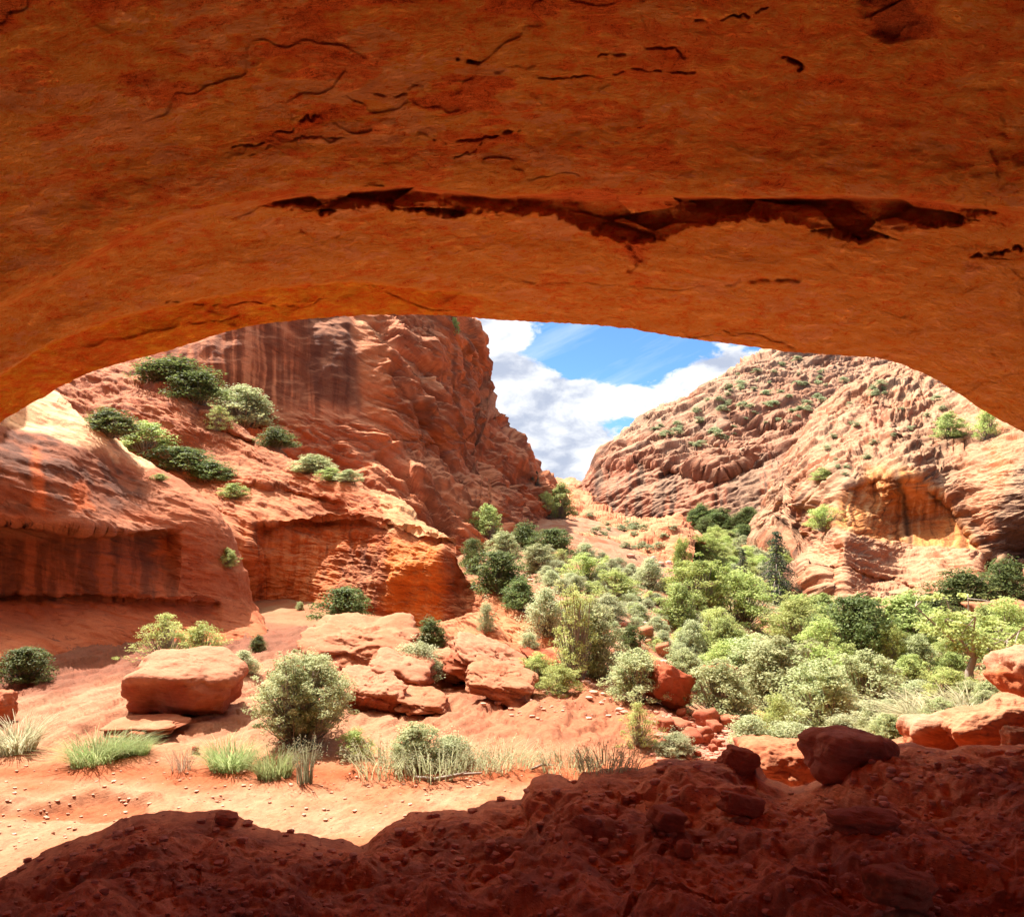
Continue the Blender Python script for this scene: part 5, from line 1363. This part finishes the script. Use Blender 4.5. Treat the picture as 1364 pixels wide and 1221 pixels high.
 ('mid', 1266, 584, 44, 32, 'green shrub on the rim above the orange alcove'),
 ('lime', 1318, 584, 34, 42, 'light green shrub on the rim beside the arch'),
 ('lime', 1100, 706, 50, 32, 'light green shrub at the left foot of the orange alcove'),
 ('mid', 1098, 640, 34, 16, 'green shrub on the shelf left of the orange alcove'),
 ('pine', 715, 647, 11, 18, 'taller of two tiny pines on the tip of the streaked wall'),
 ('pine', 708, 641, 9, 14, 'shorter of two tiny pines on the tip of the streaked wall'),
]
for n_, a in enumerate(PL):
    plant(*(a[:3] + (a[3] * 1.2, a[4] * 0.78) + a[5:] if n_ < 14 else a))

plant('yel', 290, 574, 34, 30, 'pale yellow-green spiky shrub left of the rounded grey bush')

# low herbs and grass between the shrubs of the valley and the talus: nobody could count them
def carpet(name, n, region, c1, c2, seed, smin=3.0, smax=8.0):
    rng = random.Random(seed); r2 = np.random.RandomState(seed)
    Vs, Cs = [], []
    for _ in range(n):
        px, py = region(rng)
        r = hit(px, py)
        if not r or r[2] != 'ground': continue
        k = r[0].y / F; s = k * rng.uniform(smin, smax); m = 22
        q = np.array(r[0]) + r2.normal(0, 1, (m, 3)) * [s * .8, s * .8, 0] + np.stack([0 * np.zeros(m), np.zeros(m), r2.rand(m) * s * .9], 1)
        V, _f, Cc = leaves(q, np.repeat([[0, -.3, .8]], m, 0), s * .55, .4, r2, c1, c2, .8, np.full(m, rng.random()))
        Vs.append(V); Cs.append(Cc)
    V = np.concatenate(Vs)
    tag(make_mesh(name, V, np.arange(len(V)).reshape(-1, 4), np.concatenate(Cs), M_LEAF, smooth=False), kind='stuff')
def inpoly(poly):
    xs, ys = [p[0] for p in poly], [p[1] for p in poly]
    def f(r):
        while True:
            x, y = r.uniform(min(xs), max(xs)), r.uniform(min(ys), max(ys))
            if polydist(np.array([x]), np.array([y]), poly)[0] > 0: return x, y
    return f
carpet('undergrowth', 2600, inpoly([(900, 790), (960, 770), (1070, 790), (1364, 830), (1364, 960), (1200, 990), (1000, 1000), (1000, 950), (930, 880)]), (0.30, 0.36, 0.13), (0.56, 0.58, 0.30), 3)
carpet('ground_cover', 1500, inpoly([(740, 735), (800, 745), (905, 780), (905, 705), (1110, 705), (1075, 800), (960, 840), (960, 880), (840, 860), (750, 800)]), (0.30, 0.36, 0.15), (0.56, 0.58, 0.34), 4, 2.0, 6.0)

# shrubs scattered over slopes
def scatter(kind, n, region, wmin, wmax, hr, label, group, only, seed, avoid=None):
    rng = random.Random(seed); made = 0
    for _ in range(n * 4):
        if made >= n: break
        px, py = region(rng); w = rng.uniform(wmin, wmax)
        if plant(kind, px, py, w, w * hr * rng.uniform(.8, 1.2), label, group, only=only): made += 1
scatter('sage', 80, inpoly([(735, 735), (800, 745), (900, 790), (960, 870), (930, 900), (830, 900), (760, 830), (720, 760)]), 16, 34, .62, 'small pale sagebrush on the talus slope below the red knoll', 'sagebrush on the talus slope', ('ground',), 1)
scatter('yel', 26, inpoly([(735, 735), (800, 745), (900, 790), (960, 870), (830, 900)]), 14, 30, .6, 'small yellow-green shrub on the talus slope', 'yellow-green shrubs on the talus slope', ('ground',), 2)
scatter('lime', 64, inpoly([(905, 705), (1010, 700), (1110, 705), (1080, 735), (1070, 800), (960, 790), (900, 745)]), 14, 34, .6, 'green shrub on the open valley slope below the far hill', 'green shrubs on the valley slope', ('ground',), 3)
scatter('sage', 36, inpoly([(950, 715), (1100, 712), (1065, 800), (970, 770)]), 12, 26, .6, 'pale shrub on the open valley slope below the far hill', 'pale shrubs on the valley slope', ('ground',), 9)
scatter('dark', 16, inpoly([(905, 700), (1010, 696), (1000, 722), (910, 728)]), 18, 38, .7, 'dark bush in the line at the foot of the far dark cliff', 'dark bushes at the far cliff foot', ('ground', 'canyon_hill'), 4)
scatter('grey', 18, inpoly([(1150, 930), (1330, 925), (1340, 960), (1200, 985), (1120, 985)]), 30, 56, .6, 'pale grey shrub in the low brush between the thicket and the sunlit slabs', 'low brush behind the sunlit slabs', ('ground',), 5)
scatter('mid', 36, inpoly([(930, 800), (1240, 850), (1364, 850), (1364, 900), (1200, 930), (960, 900)]), 36, 66, .75, 'green bush filling the valley thicket', 'bushes filling the valley thicket', ('ground',), 6)
scatter('farm', 75, inpoly([(985, 490), (1080, 478), (1140, 500), (1080, 575), (1000, 572), (940, 600), (900, 590), (860, 575), (930, 545)]), 6, 15, .6, 'tiny green shrub dotting the upper slope of the far hill', 'shrubs dotting the far hill', ('canyon_hill',), 7)
scatter('farm', 22, inpoly([(1090, 560), (1180, 500), (1280, 545), (1200, 600), (1090, 660)]), 7, 16, .6, 'tiny green shrub in a crack of the right-hand cliff top', 'shrubs on the right-hand cliff', ('alcove_cliff',), 8)
scatter('farm', 22, inpoly([(760, 680), (900, 705), (905, 740), (830, 730), (770, 700)]), 8, 18, .6, 'tiny green shrub on the low red knoll', 'shrubs on the red knoll', ('red_knoll', 'ground'), 10)

# dead wood on the red bank
def branch(px, py, pts, rad, label):
    r = hit(px, py)
    if not r: return
    k = r[0].y / F
    paths = [([tuple(c * k for c in p) for p in pp], [q * k for q in rr]) for pp, rr in zip(pts, rad)]
    V, Fq = tubes(paths, 6)
    o = make_mesh('dead_branch', V, Fq, None, M_BARK)
    o.location = r[0] + Vector((0, 0, 2 * k))
    tag(o, label, 'branch')
branch(600, 1040, [[(-48, 0, 3), (-20, -5, 2), (10, 4, 5), (42, 0, 9)], [(-20, -5, 2), (-30, -12, 12)], [(10, 4, 5), (22, -8, 14)]], [[2.6, 3, 2.4, 1.2], [1.6, .6], [1.6, .6]], 'dead grey branch lying on the red bank below the tallest weeds')
branch(722, 1028, [[(-14, 0, 2), (0, 0, 8), (16, 4, 6)], [(0, 0, 8), (4, 0, 18)], [(8, 2, 7), (12, 0, 16)]], [[1.6, 1.6, .8], [1, .4], [1, .4]], 'small forked dead twig standing above the left end of the higher crest')
